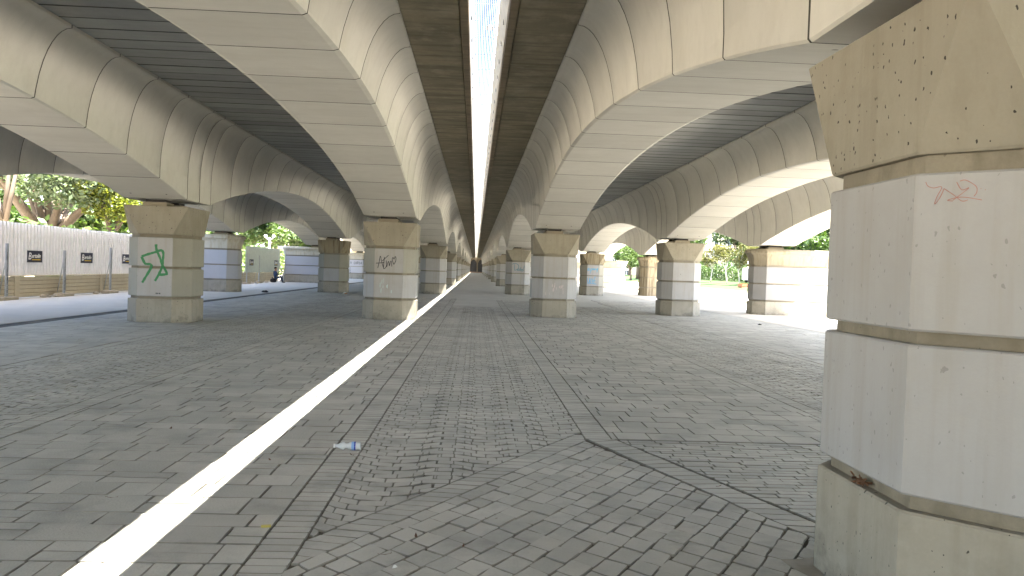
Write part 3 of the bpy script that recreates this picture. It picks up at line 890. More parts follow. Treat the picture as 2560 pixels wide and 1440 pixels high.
graffiti(PIER['far right', 3], [[(.05,1.12),(.12,.95),(.16,1.1)],[(.22,.98),(.3,1.1),(.34,.95)],[(.42,1.12),(.46,.96),(.56,1.1)]], .03, M['paint_red'], off=.012, label='small red scribble')

# ------------------------------------------------------------------ arched girders: segments
NSEG = 14
SEG = PITCHY/NSEG
ZS0, ZCROWN, TIP = 3.03, 4.23, 5.186
def soffit(d):
    dm = min(d, PITCHY-d)
    if dm <= .84: return ZS0
    u = (PITCHY/2 - dm)/(PITCHY/2 - .84)
    return ZCROWN - (ZCROWN-ZS0)*u*u
Z0C = 3.55
def halfw(z):
    t = max(0.0, min(1.0, (z-Z0C)/(TIP-Z0C)))
    return .768 + .589*(1-math.sqrt(max(0, 1-t*t)))
def section(zs, y, c=0.0):
    zs = zs + c
    pts = [(-.75, zs), (.75, zs), (halfw(zs+.02), zs+.02)]
    zl = []
    for i, t in enumerate((.02, .22, .40, .55, .68, .78, .86, .925, .965, .99, 1.0)):
        zl.append(min(TIP - (10-i)*.0006, max(Z0C+t*(TIP-Z0C), zs+.05+i*.03)))
    right = [(halfw(z), z) for z in zl]
    pts += right + [(1.357, 5.238)]
    left = [(-x, z) for x, z in reversed(right)]
    pts += [(-1.357, 5.238)] + left + [(-halfw(zs+.02), zs+.02)]
    return [(x-(c if x > 0 else -c), y, z) for x, z in pts]
SEGM = []
def seg_mesh(ya, yb, g0, g1):
    b = MB(); rings = []
    for t, c in ((0, .008), (.009, 0), (SEG/3, 0), (SEG*2/3, 0), (1, 0), (2, .008)):
        L_ = yb-ya-g0-g1
        y = ya+g0 + (t if t < .1 else L_-.009 if t == 1 else L_ if t == 2 else L_*t/SEG)
        rings.append(section(soffit(y), y-(ya+yb)/2, c))
    # reverse winding so that normals face outwards
    n = len(rings[0]); base = 0
    for r in rings: b.v.extend(r); b.t.extend([.5]*n)
    for k in range(len(rings)-1):
        for i in range(n):
            j = (i+1) % n
            b.f.append((k*n+i, (k+1)*n+i, (k+1)*n+j, k*n+j)); b.m.append(2 if k in (0, len(rings)-2) else 0)
            b.sm.append(3 <= i <= n-3 and i not in (2, 13, 14))
    b.f.append(tuple(range(n))); b.m.append(0); b.sm.append(False)
    b.f.append(tuple((len(rings)-1)*n+i for i in reversed(range(n)))); b.m.append(0); b.sm.append(False)
    # lifting holes near the pillars
    return b
bounds = [0, SEG/2] + [SEG/2+SEG*k for k in range(1, NSEG)] + [PITCHY]
TONES = [.2, .8, .45, .6, .1, .7, .35, .9, .5, .15, .65, .4, .85, .3, .55]
for k in range(len(bounds)-1):
    ya, yb = bounds[k], bounds[k+1]
    b = seg_mesh(ya, yb, .016 if k == 0 else .006, .016 if k == len(bounds)-2 else .006)
    b.t = [TONES[k]]*len(b.v)
    if k in (1, len(bounds)-3):
        for sx in (-.42, .42):
            yy = (-.45 if k == 1 else .45)
            zz = soffit((ya+yb)/2+yy)
            c = [(sx+.022*math.cos(t*math.pi/4), yy+.03*math.sin(t*math.pi/4), soffit((ya+yb)/2+yy+.03*math.sin(t*math.pi/4))-.003) for t in range(8)]
            b.add(c, [tuple(reversed(range(8)))], 1)
    SEGM.append((b, b.mesh('girder_segment', [M['girder'], M['hole'], M['seal']]), (ya+yb)/2))
whole = MB()
for b, me, ym in SEGM:
    bb = whole.add([(x, y+ym, z) for x, y, z in b.v], b.f)
    n0 = len(whole.t)-len(b.v); whole.t[n0:] = b.t
    nf = len(b.f); whole.m[-nf:] = b.m; whole.sm[-nf:] = b.sm
whole_me = whole.mesh('arched_girder', [M['girder'], M['hole'], M['seal']])
RT2 = {'inner left': 'just left of the light slit', 'inner right': 'just right of the light slit', 'mid left': 'over the second pillar row on the left', 'mid right': 'over the second pillar row on the right', 'far left': 'over the outer piers on the left', 'far right': 'over the outer piers on the right'}
for row, x in ROWS.items():
    n = 0
    for j in range(-1, NJ):
        y = yc(row, j)
        if y > GATE_Y-2: continue
        behind = (j == -1)
        ahead = 0 if behind else n
        if not behind: n += 1
        if behind: lab = 'arched girder span behind the viewpoint, %s' % RT2[row]
        else: lab = '%s arched girder span %s' % (ORD[ahead], RT2[row])
        if behind or j >= 5:
            o = link('arched_girder', whole_me, None, (x, y, 0))
        else:
            o = empty('arched_girder', (x, y, 0))
            for b, me, ym in SEGM: link('girder_segment', me, o, (0, ym, 0))
        tag(o, lab, 'girder', 'arched girders of the bridge')

# ------------------------------------------------------------------ decks
DECK_Y0, DECK_Y1 = -26.0, 284.0
DECK = {}
for side in (-1, 1):
    b = MB()
    xa, xb = (.445, 15.55) if side > 0 else (-15.4, -.265)
    b.box(xa, xb, DECK_Y0, DECK_Y1, 5.405, 5.85)
    xp = (15.30, 15.55) if side > 0 else (-15.4, -15.15)
    b.box(xp[0], xp[1], DECK_Y0, DECK_Y1, 5.851, 6.75)
    o = empty('bridge_deck', (0, 0, 5.24))
    tag(o, 'bridge deck of dark transverse planks %s of the light slit' % ('right' if side > 0 else 'left'), 'deck', 'bridge decks')
    b.build('deck_slab', M['deck'], o, (0, 0, -5.24))
    DECK[side] = o
pb = {}
def planks(side, xa, xb, y0, y1, near):
    L = SEG/3
    def plank_into(b, y, t):
        def rg(yy, c): return [(xa, yy, c), (xa, yy, .14), (xb, yy, .14), (xb, yy, c)]
        f0 = len(b.f)
        b.rings([rg(y+.006, .016), rg(y+.022, 0), rg(y+L-.022, 0), rg(y+L-.006, .016)], 0, t)
        for q in list(range(f0, f0+4)) + list(range(f0+8, f0+12)): b.m[q] = 1
    tl = []
    for t in (.1, .35, .6, .9):
        b2 = MB(); plank_into(b2, 0, t); tl.append(b2.mesh('plank', [M['plank'], M['seal']]))
    k0 = int((y1-y0)/L); rest = MB(); cnt = 0
    for k in range(k0):
        y = y0+k*L
        if y > 3 and cnt < near:
            link('plank', random.choice(tl), DECK[side], (0, y, random.uniform(.001, .006))); cnt += 1
        else: plank_into(rest, y, random.random())
    tag(rest.build('plank_field', [M['plank'], M['seal']], DECK[side]), None, None, None, 'stuff')
planks(1, 4.06, 6.77, DECK_Y0, DECK_Y1, 150)
planks(1, 9.43, 11.71, DECK_Y0, DECK_Y1, 140)
planks(-1, -6.54, -3.88, DECK_Y0, DECK_Y1, 150)
planks(-1, -11.56, -9.20, DECK_Y0, DECK_Y1, 140)

# stained cantilever slabs beside the slit with their drip edge
for side in (-1, 1):
    xo = 1.43 if side > 0 else -1.25
    xm = .485 if side > 0 else -.355
    xi = .352 if side > 0 else -.222
    L = PITCHY/3
    k = 0; y = DECK_Y0
    offy = 12.62 if side < 0 else 14.2
    y = offy - L*math.ceil((offy-DECK_Y0)/L)
    # the side slab belongs to the deck; long cast bays
    while y < DECK_Y1:
        b = MB(); x0, x1 = sorted((xo, xm)); b.bbox(x0, x1, y+.006, y+L-.006, 5.236, 5.39, .006)
        b.build('cantilever_slab', M['stained'], DECK[side])
        b.v and None
        b = MB(); x0, x1 = sorted((xm-.012*side, xi)); b.bbox(x0, x1, y+.004, y+L-.004, 5.20, 5.36, .008)
        o = b.build('drip_edge', M['edge'], DECK[side])
        y += L
for o in list(bpy.data.objects):
    if o.name.startswith(('cantilever_slab', 'drip_edge')): o.location.z -= 5.24

# steel lining of the slit, bolt plates, grating with clips
GR = empty('slit_frame', (XC, 0, 5.37)); tag(GR, 'painted steel lining plates of the long light slit between the decks', 'steel frame')
def plate(name, x0, x1, z0, z1, ya, yb, mat, th):
    b = MB()
    r = [[(x0, ya, z0), (x0+th, ya, z0), (x1+th, ya, z1), (x1, ya, z1)], [(x0, yb, z0), (x0+th, yb, z0), (x1+th, yb, z1), (x1, yb, z1)]]
    b.rings(r); return b.build(name, mat, GR, (-XC, 0, -5.37))
y = DECK_Y0
PL = 6.0
while y < DECK_Y1:
    plate('lining_plate', .345, .240, 5.365, 5.80, y+.004, y+PL-.004, M['cream_metal'], .02)
    plate('lining_plate', -.235, -.180, 5.365, 5.80, y+.004, y+PL-.004, M['white_metal'], .015)  # white against the cream plate opposite: sunlight put into its colour
    y += PL
bp = MB(); bp.box(-.004, .004, -.035, .035, -.04, .04); bpm = bp.mesh('bolt_plate', M['hole'])
k = 0
y = 9.0
while y < 60:
    link('bolt_plate', bpm, GR, (.314-XC-.006, y, 5.50-5.37))
    link('bolt_plate', bpm, GR, (-.196-XC, y, 5.55-5.37))
    y += 1.19
NB = 13
def hook_mesh():
    b = MB()
    b.tube([(0,0,.06),(0,0,-.03),(.02,0,-.055),(.05,0,-.05),(.06,0,-.03)], .006, 6)
    return b.mesh('clip', M['steel'])
hm = hook_mesh()
xl, xr = -.165, .235
gp = MB()
for i in range(NB):
    x = xl + .02 + (xr-xl-.04)*i/(NB-1)
barm = MB(); barm.box(-.0105, .0105, .005, 4.755, 0, .005); barme = barm.mesh('bar', M['steel'])
crs = MB(); crs.box(xl, xr, -.004, .004, -.008, -.001); crsm = crs.mesh('cross_bar', M['steel'])
def bar_run(y0, y1, lab):
    b = MB()
    for i in range(NB): x = xl+.02+(xr-xl-.04)*i/(NB-1); b.box(x-.0105, x+.0105, 0, y1-y0, 0, .005)
    tag(b.build('steel_grating', M['steel'], None, (0, y0, 5.83)), lab, 'grating', 'grating panels over the slit')
bar_run(DECK_Y0, 3.23, 'long run of bar grating over the slit behind the viewpoint')
y = 3.24
for gi in range(12):
    o = empty('steel_grating', (0, y, 5.83))
    for i in range(NB): link('bar', barme, o, (xl+.02+(xr-xl-.04)*i/(NB-1), 0, 0))
    for k in range(4): link('cross_bar', crsm, o, (0, .6+k*1.19, 0))
    for k in range(4):
        for dy in (0, .24):
            link('clip', hm, o, (xl-.002, .35+k*1.19+dy, -.03))
            h2 = link('clip', hm, o, (xr+.002, .40+k*1.19+dy, -.03)); h2.rotation_euler.z = math.pi
    tag(o, '%s panel of the steel bar grating over the light slit' % ORD[gi], 'grating', 'grating panels over the slit')
    y += 4.76
bar_run(y, DECK_Y1-1, 'long far run of bar grating toward the dark gates')
# concrete ties crossing above the slit further along
for k, y in enumerate((54, 66, 80, 100)):
    b = MB(); b.bbox(-1.0, 1.2, -.25, .25, 0, .25, .02)
    o = b.build('cross_tie', M['white_metal'], None, (0, y, 6.1))
    tag(o, '%s pale tie beam crossing above the light slit' % ['first','second','third','last','fifth','sixth','seventh','eighth','ninth','tenth','eleventh','twelfth','thirteenth','last'][k], 'tie beam', 'tie beams above the slit')
# deck lamp seen through the slit
o = empty('deck_lamp', (.75, 34.6, 5.85)); tag(o, 'round grey street lamp head seen through the slit', 'street lamp')
b = MB(); b.tube([(0,0,0),(0,0,5.9),(-.1,0,6.2),(-.3,0,6.3)], .05); b.build('pole', M['post'], o)
b = MB(); b.lathe([(.02,.10),(.16,.07),(.22,0),(.20,-.05),(.05,-.07)], 16, (-.48,0,6.2)); b.build('lamp_head', M['post'], o)

# far end: dark gates in a stone portal
o = empty('portal', (.5, GATE_Y, 0)); tag(o, 'far stone portal with two dark pointed gates closing the underpass', 'portal')
def gothic(xc, w, z0, zs, za, n=10):
    L = [(xc-w, z0), (xc-w, zs)]
    for k in range(1, n+1):
        t = k/n; L.append((xc-w+w*(1-math.cos(t*math.pi/2))*1.0, zs+(za-zs)*math.sin(t*math.pi/2)))
    Rr = [(2*xc-x, z) for x, z in reversed(L[:-1])]
    return L+Rr
b = MB()
for s in (-1, 1):
    P = gothic(s*1.32, 1.12, .35, 2.9, 4.7)
    Q = gothic(s*1.32, 1.32, .35, 2.9, 5.1)
    nP = len(P)
    v = [(x, -.25, z) for x, z in P] + [(x, -.3, z) for x, z in Q] + [(x, .1, z) for x, z in P] + [(x, .1, z) for x, z in Q]
    f = []
    for i in range(nP-1):
        f += [(nP+i, nP+i+1, i+1, i), (i, i+1, 2*nP+i+1, 2*nP+i), (nP+i, 3*nP+i, 3*nP+i+1, nP+i+1)]
    b.add(v, f)
    d = MB(); d.add([(x, -.05, z) for x, z in P], [tuple(reversed(range(nP)))])
    d.build('gate', M['gate'], o)
b.build('arch_trim', M['gate_trim'], o)
b = MB(); b.box(-16, 16, .12, .6, 0, 7); b.build('wall', M['gate_trim'], o)
b = MB(); b.box(-5, 5, -3.0, -.31, 0, .34); b.build('step', M['terracotta'], o)

# ------------------------------------------------------------------ left side: low board wall, hoarding, posts
def board_wall(y0, y1, x, n, lab):
    o = empty('board_wall', (x, y0, 0)); tag(o, lab, 'wall', 'low buff board walls')
    L = (y1-y0)/n
    for k in range(n):
        for r in range(5):
            b = MB(); b.bbox(-.05, .05, k*L+.16, (k+1)*L-.16, .02+r*.148, .155+r*.148, .01, 0, random.random())
            b.build('board', M['board'], o)
        b = MB(); b.bbox(-.10, .07, k*L-.15, k*L+.15, 0, .79, .015); b.build('post', M['board'], o)
    b = MB(); b.box(-.13, -.055, .1, y1-y0, .0, .74); b.build('backing', M['rag'], o)
    b = MB(); b.bbox(-.09, .09, .16, y1-y0, .765, .80, .01); b.build('coping', M['mortar'], o)
    return o
board_wall(16.0, 54.0, -16.20, 6, 'low buff board wall under the bright ribbed hoarding')
board_wall(54.4, 66.2, -16.28, 3, 'low buff board wall behind the seated person')

def ribbed(name, y0, y1, x, z0, z1, pitch, amp, mat, lab, panel=1.0, lean=0):
    o = empty(name, (x, y0, z0)); tag(o, lab, 'hoarding', 'ribbed metal hoardings')
    npn = int(round((y1-y0)/panel)); pl = (y1-y0)/npn
    prof = [(0, 0), (.30, 0), (.42, 1), (.72, 1), (.84, 0)]
    m = max(1, round(pl/pitch))
    b = MB(); pts = []
    for k in range(m):
        for t, a in prof: pts.append(((k+t)/m*pl, a*amp))
    pts.append((pl-.002, 0))
    v = []
    for yy, xx in pts: v += [(xx, yy, 0), (xx, yy, z1-z0)]
    nn = len(pts)
    b.add(v, [(2*i, 2*i+1, 2*i+3, 2*i+2) for i in range(nn-1)])
    v2 = [(xx-.004, yy, zz) for xx, yy, zz in v]
    b.add(v2, [(2*i+2, 2*i+3, 2*i+1, 2*i) for i in range(nn-1)])
    me = b.mesh('sheet', mat)
    for k in range(npn):
        s = link('sheet', me, o, (random.uniform(0, .008), k*pl, random.uniform(-.012, .012)))
    rl = MB()
    for zz in (.25, z1-z0-.35): rl.box(-.05, -.008, 0, y1-y0, zz, zz+.05)
    rl.build('rail', M['post'], o)
    return o
ribbed('hoarding', 16.5, 53.5, -16.32, .76, 2.66, .215, .06, M['galv'], 'bright white ribbed metal hoarding on the left in front of big trees', 1.075)
ribbed('hoarding', 55.0, 64.4, -15.78, .78, 2.6, .215, .04, M['galv_shaded'], 'shaded grey green ribbed hoarding behind the seated person', 1.06)

def fence_post(y, x, h, lab):
    o = empty('fence_post', (x, y, 0)); tag(o, lab, 'post', 'galvanised posts in front of the hoardings')
    b = MB()
    b.box(-.03, .03, -.05, -.042, .1, h); b.box(-.03, .03, .042, .05, .1, h); b.box(-.03, -.024, -.042, .042, .1, h)
    b.build('channel', M['post'], o)
    b = MB()
    for k in range(int((h-.3)/.14)): b.box(.012, .03, -.0415, .0415, .2+k*.14, .225+k*.14)
    b.build('rung', M['post'], o)
    b = MB(); b.bbox(-.18, .18, -.42, .42, -.02, .11, .02); b.build('foot', M['kerb'], o)
    b = MB(); b.tube([(0,.02,1.6),(-.38,.25,.12)], .018, 6); b.build('stay', M['post'], o)
for k, (yy, hh, lab) in enumerate(((27.36, 1.9, 'slotted post on a block foot, left end of the bright hoarding'), (31.1, 1.75, 'slotted post on a block foot between the two navy signs'), (34.93, 1.95, 'slotted post on a block foot just left of the green sprayed pillar'),
                                   (41.5, 2.0, 'slotted post hidden behind the green sprayed pillar'), (55.3, 2.1, 'slotted post at the left end of the grey green hoarding'), (58.4, 2.0, 'slotted post in the middle of the grey green hoarding'))):
    fence_post(yy, -15.75, hh, lab)
# leaning stay by the far pier
o = empty('leaning_strut', (-15.3, 64.0, 0)); tag(o, 'thin pale strut leaning against the grey green hoarding by the wide pier', 'strut')
b = MB(); b.tube([(0, 0, 0), (-.55, .3, 2.0)], .03, 6); b.build('rod', M['post'], o)
b = MB(); b.bbox(-.2, .2, -.3, .3, -.02, .1, .02); b.build('foot', M['kerb'], o)

def text_mesh(txt, size, mat, name, shear=0):
    cu = bpy.data.curves.new(name, 'FONT'); cu.body = txt; cu.size = size; cu.align_x = 'CENTER'; cu.align_y = 'CENTER'; cu.extrude = .001; cu.shear = shear; cu.offset = .004
    t = bpy.data.objects.new('tmp', cu); COL.objects.link(t)
    bpy.context.view_layer.update()
    dg = bpy.context.evaluated_depsgraph_get()
    me = bpy.data.meshes.new_from_object(t.evaluated_get(dg)); me.name = name
    me.materials.clear(); me.materials.append(mat)
    bpy.data.objects.remove(t)
    return me
tm = text_mesh('ertolín', .215, M['sign_white'], 'lettering', .3)
tB = text_mesh('B', .36, M['sign_white'], 'lettering', .2)
signs = ((29.97, 'navy hoarding sign with white script, left of the middle post', 1.48), (33.87, 'navy hoarding sign with white script, right of the middle post', 1.48), (37.71, 'navy hoarding sign half hidden by the green sprayed pillar', 1.48), (53.0, 'navy hoarding sign seen past the wide skylit pier', 1.48), (56.3, 'navy sign left of middle on the grey green hoarding', 1.48), (63.1, 'navy sign above the seated person on the grey green hoarding', 1.48))
for yy, lab, zz in signs:
    xx = -16.25 if yy < 54 else -15.72
    o = empty('hoarding_sign', (xx, yy, zz)); tag(o, lab, 'sign', 'navy signs on the hoardings')
    b = MB(); h_ = .215; w_ = .50
    b.obox((0, 0, 0), (.004, 0, 0), (0, w_, 0), (.0, 0, h_)); b.build('board', M['navy'], o)
    t = link('lettering', tm, o, (.006, .08, .02)); t.rotation_euler = (R(90), 0, R(90))
    t = link('initial', tB, o, (.0065, -.345, .0)); t.rotation_euler = (R(90), 0, R(90))
    b = MB(); b.box(.0045, .0065, -.19, .37, -.13, -.10); b.build('underline', M['sign_yellow'], o)

# rubble along the foot of the wall
for k, (yy, xx, s) in enumerate(((29.6, -15.72, .10), (29.9, -15.66, .07), (30.4, -15.7, .09), (33.6, -15.72, .10), (35.2, -15.75, .09), (56.6, -15.7, .12), (57.3, -15.6, .1), (60.1, -15.62, .12))):
    b = MB(); r_ = random.Random(k)
    b.lathe([(.02, -.5*s), (s*.9, -.4*s), (s*1.1, 0), (s*.7, .5*s), (.02, .62*s)], 7, (0, 0, .45*s))
    b.v = [(x*r_.uniform(.75, 1.25), y*r_.uniform(.75, 1.4), z) for x, y, z in b.v]; b.sm = [False]*len(b.f)
    o = b.build('rubble_stone', M['kerb'], None, (xx, yy, 0)); tag(o, 'pale lump of rubble at the foot of the board wall', 'rubble', 'lumps of rubble by the board walls')

# ------------------------------------------------------------------ seated person with a bag
def skin_person(loc, rz):
    root = empty('person', loc, rz)
    J = {'pelvis': (0,0,.34,.15), 'waist': (-.03,0,.50,.135), 'chest': (-.08,0,.70,.155), 'neckb': (-.06,0,.86,.075), 'neck': (-.03,0,.93,.055), 'headl': (0,0,1.0,.085), 'head': (.01,0,1.07,.095), 'headt': (-.005,0,1.13,.08)}
    E = [('pelvis','waist'),('waist','chest'),('chest','neckb'),('neckb','neck'),('neck','headl'),('headl','head'),('head','headt')]
    for s, n in ((1,'l'),(-1,'r')):
        J.update({'hip'+n: (.05,.10*s,.31,.10), 'knee'+n: (.42 if s > 0 else .46,.13*s,.50 if s > 0 else .42,.07), 'ank'+n: (.55 if s > 0 else .62,.13*s,.09,.045), 'heel'+n: (.53 if s > 0 else .60,.13*s,.04,.042), 'toe'+n: (.73 if s > 0 else .80,.15*s,.035,.035),
                  'sh'+n: (-.06,.19*s,.80,.065), 'elb'+n: (.10,.25*s,.58,.048), 'wr'+n: (.28 if s > 0 else .12,.16*s,.60 if s > 0 else .86,.032), 'hand'+n: (.36 if s > 0 else .13,.14*s,.60 if s > 0 else .96,.036)})
        E += [('pelvis','hip'+n),('hip'+n,'knee'+n),('knee'+n,'ank'+n),('ank'+n,'heel'+n),('heel'+n,'toe'+n),('chest','sh'+n),('sh'+n,'elb'+n),('elb'+n,'wr'+n),('wr'+n,'hand'+n)]
    names = list(J)
    me = bpy.data.meshes.new('body'); me.from_pydata([J[n][:3] for n in names], [(names.index(a), names.index(b_)) for a, b_ in E], [])
    t = bpy.data.objects.new('tmp', me); COL.objects.link(t)
    md = t.modifiers.new('s', 'SKIN'); sv = me.skin_vertices[0].data
    for i, n in enumerate(names): sv[i].radius = (J[n][3], J[n][3]); sv[i].use_root = (n == 'pelvis')
    ss = t.modifiers.new('u', 'SUBSURF'); ss.levels = 2
    bpy.context.view_layer.update()
    dg = bpy.context.evaluated_depsgraph_get()
    out = bpy.data.meshes.new_from_object(t.evaluated_get(dg)); out.name = 'body'
    bpy.data.objects.remove(t)
    for m in (M['skin'], M['shirt'], M['trousers'], M['shoe']): out.materials.append(m)
    for p in out.polygons:
        c = p.center; p.use_smooth = True
        if c.z > .88 or (c.x > .2 and c.z > .54 and abs(c.y) < .22 and c.x < .42 and c.z > .56): mi = 0
        elif c.z < .085 and c.x > .45: mi = 3
        elif c.z < .44 or c.x > .2: mi = 2
        else: mi = 1
        p.material_index = mi
    link('body', out, root)
    b = MB(); b.lathe([(.01, .105), (.07, .09), (.098, .04), (.10, -.02), (.07, -.05)], 14, (-.02, 0, 1.09)); b.build('hair', M['hair'], root)
    b = MB(); b.obox((.105, 0, 1.045), (.016, 0, 0), (0, .012, 0), (0, 0, .02)); b.build('nose', M['skin'], root)
    # backpack straps across the chest
    b = MB()
    for s in (1, -1): b.tube([(-.02,.10*s,.84),(.08,.10*s,.74),(.10,.11*s,.62),(.06,.13*s,.50)], .014, 6)
    b.build('strap', M['rag'], root)
    return root
tag(skin_person((-15.25, 61.2, 0), R(-12)), 'person in a blue top sitting by the hoarding, knees bent, hand at the mouth', 'person')
b = MB(); b.lathe([(.10, 0), (.22, .03), (.25, .16), (.20, .27), (.06, .32)], 14)
b.v = [(x*1.0, y*.85 + .03*math.sin(7*x), zz) for x, y, zz in b.v]
o = empty('bag', (-15.42, 61.25, 0)); tag(o, 'dark bag the seated person sits against', 'bag')
b.build('sack', M['rag'], o)
b = MB(); b.tube([(-.05,-.1,.30),(-.1,-.12,.40),(-.1,.08,.40),(-.05,.1,.30)], .015, 6); b.build('handle', M['rag'], o)

# ------------------------------------------------------------------ litter on the ground
o = empty('plastic_bottle', (-1.05, 6.83, .036), R(4)); o.scale = (1.1, 1.15, 1.15); tag(o, 'crushed clear plastic bottle with a blue label lying on the paving', 'bottle')
b = MB()
prof = [(.010, -.10), (.013, -.099), (.013, -.078), (.018, -.066), (.027, -.045), (.030, -.03), (.024, -.012), (.029, .004), (.031, .02), (.031, .07), (.027, .085), (.031, .093), (.026, .101), (.004, .099)]
n = 14; rings = []
for i, (r_, x) in enumerate(prof):
    sq = .72 if -.03 < x < .01 else 1.0
    rings.append([(x, r_*math.cos(2*math.pi*k/n)*(1+.10*math.sin(k*2.4+i*1.7)), r_*math.sin(2*math.pi*k/n)*sq) for k in range(n)])
b.rings(rings, smooth=True); b.build('body', M['plastic'], o)
for xa, xb, mt in ((.030, .050, 'blue_label_light'), (.0505, .062, 'blue_label')):
    b = MB(); b.rings([[(x, .0325*math.cos(2*math.pi*k/n), .0325*math.sin(2*math.pi*k/n)) for k in range(n)] for x in (xa, xb)], caps=False, smooth=True)
    b.build('label', M[mt], o)
b = MB(); b.lathe([(.004, 0), (.015, .0), (.015, .014), (.004, .015)], 14)
b.v = [(-.104-z_+.008, x, y) for x, y, z_ in b.v]; b.build('cap', M['paper'], o)
b = MB(); b.obox((0,0,.006), (.028,0,0), (0,.012,0), (0,.001,.005)); o = b.build('wrapper', M['yellow'], None, (-1.21, 4.79, 0)); o.rotation_euler.z = .2; tag(o, 'small yellow wrapper on the left paving joint', 'wrapper')
b = MB(); b.add([(-.014,-.01,.003),(.012,-.012,.01),(.016,.01,.004),(-.01,.012,.012),(0,0,.02)], [(0,1,4),(1,2,4),(2,3,4),(3,0,4)]); tag(b.build('paper_scrap', M['paper'], None, (-.375, 4.17, 0)), 'tiny white paper scrap on the square cobbles', 'litter')
def crumple(name, loc, s, mat, lab, cat):
    b = MB(); b.lathe([(.02*s,0),(.8*s,.05*s),(1.0*s,.25*s),(.6*s,.5*s),(.05*s,.62*s)], 9)
    b.v = [(x*random.uniform(.6,1.5), y*random.uniform(.6,1.3), z_*random.uniform(.5,1.2)) for x, y, z_ in b.v]; b.sm = [False]*len(b.f)
    o = b.build(name, mat, None, loc); tag(o, lab, cat); return o
crumple('rag', (-10.71, 41.0, 0), .17, M['rag'], 'dark crumpled rag by the drain gutter on the left', 'rag')
crumple('food_box', (-6.98, 42.8, 0), .13, M['paper'], 'white crumpled food box at the foot of the drip stained pillar', 'food box')
crumple('food_carton', (-6.90, 42.65, 0), .09, M['orange'], 'orange scrap of card beside the white food box', 'litter')
crumple('lump_of_dirt', (9.72, 26.5, 0), .07, M['rag'], 'small dark lump on the right paving before the wide pier', 'lump')
LEAFS = [(-.98, 6.62), (-1.6, 6.4), (-1.75, 6.5), (-.28, 15.9), (-.35, 12.4), (.12, 12.3), (.75, 13.2), (-1.9, 8.8), (-1.2, 13.0), (-1.5, 10.5), (-2.35, 5.3), (-.02, 4.5), (.15, 5.0), (-.3, 4.65), (-.45, 4.35), (.0, 9.8), (.45, 15.2), (-2.8, 7.5), (-3.2, 9.1), (-.5, 17.3), (2.2, 9.3), (2.9, 12.1), (1.9, 5.9), (.9, 6.1), (-2.1, 12.6), (-3.3, 13.5), (3.4, 15.0), (5.2, 18.0), (-.1, 20.0), (.6, 18.0)]
for k, (x, y) in enumerate(LEAFS):
    b = MB(); L = random.uniform(.022, .045); w = L*random.uniform(.16, .3); cu = random.uniform(.004, .012)
    v = []
    for i in range(5):
        t = -1+i*.5; ww = w*(1-t*t)*.9+.001
        v += [(t*L, -ww, .004+cu*t*t+.004), (t*L, ww, .004+cu*t*t)]
    b.add(v, [(2*i, 2*i+2, 2*i+3, 2*i+1) for i in range(4)])
    o = b.build('dry_leaf', M['leaf_dry'], None, (x, y, .001)); o.rotation_euler.z = random.uniform(0, 6.3)
    tag(o, 'small curled brown dry leaf lying on the grey paving', 'leaf', 'dry leaves scattered on the paving')

# ------------------------------------------------------------------ plants
def leaves(b, clumps, n, size, flat=0.6):
    """clumps: (x, y, z, rx, ry, rz, weight); leaf quads spread through each"""
    tot = sum(c[6] for c in clumps)
    for cx, cy, cz, rx, ry, rz, w in clumps:
        m = int(n*w/tot)
        d = rng.normal(size=(m, 3)); d /= np.linalg.norm(d, axis=1)[:, None]
        rad = rng.uniform(.25, 1.0, m)**(1/2.2)
        lump = 1 + .18*np.sin(d[:, 0]*5+cx) * np.cos(d[:, 2]*4+cz*2) + .12*np.sin(d[:, 1]*9+cy)
        p = d*rad[:, None]*lump[:, None]*np.array([rx, ry, rz]) + np.array([cx, cy, cz])
        a = rng.normal(size=(m, 3)); a[:, 2] *= flat; a /= np.linalg.norm(a, axis=1)[:, None]
        c = np.cross(a, rng.normal(size=(m, 3))); c /= np.linalg.norm(c, axis=1)[:, None]
        s = size*rng.uniform(.6, 1.3, m)[:, None]
        v = np.stack([p-a*s, p+c*s*.5, p+a*s, p-c*s*.5], 1).reshape(-1, 3)
        base = len(b.v)
        b.v.extend(map(tuple, v))
        ct = rng.uniform(0, .35)
        tn = np.clip(rng.uniform(0, .65, m)+ct, 0, 1)
        b.t.extend(np.repeat(tn, 4).tolist())
        b.f.extend([(base+4*i, base+4*i+1, base+4*i+2, base+4*i+3) for i in range(m)])
        b.m.extend([0]*m); b.sm.extend([False]*m)

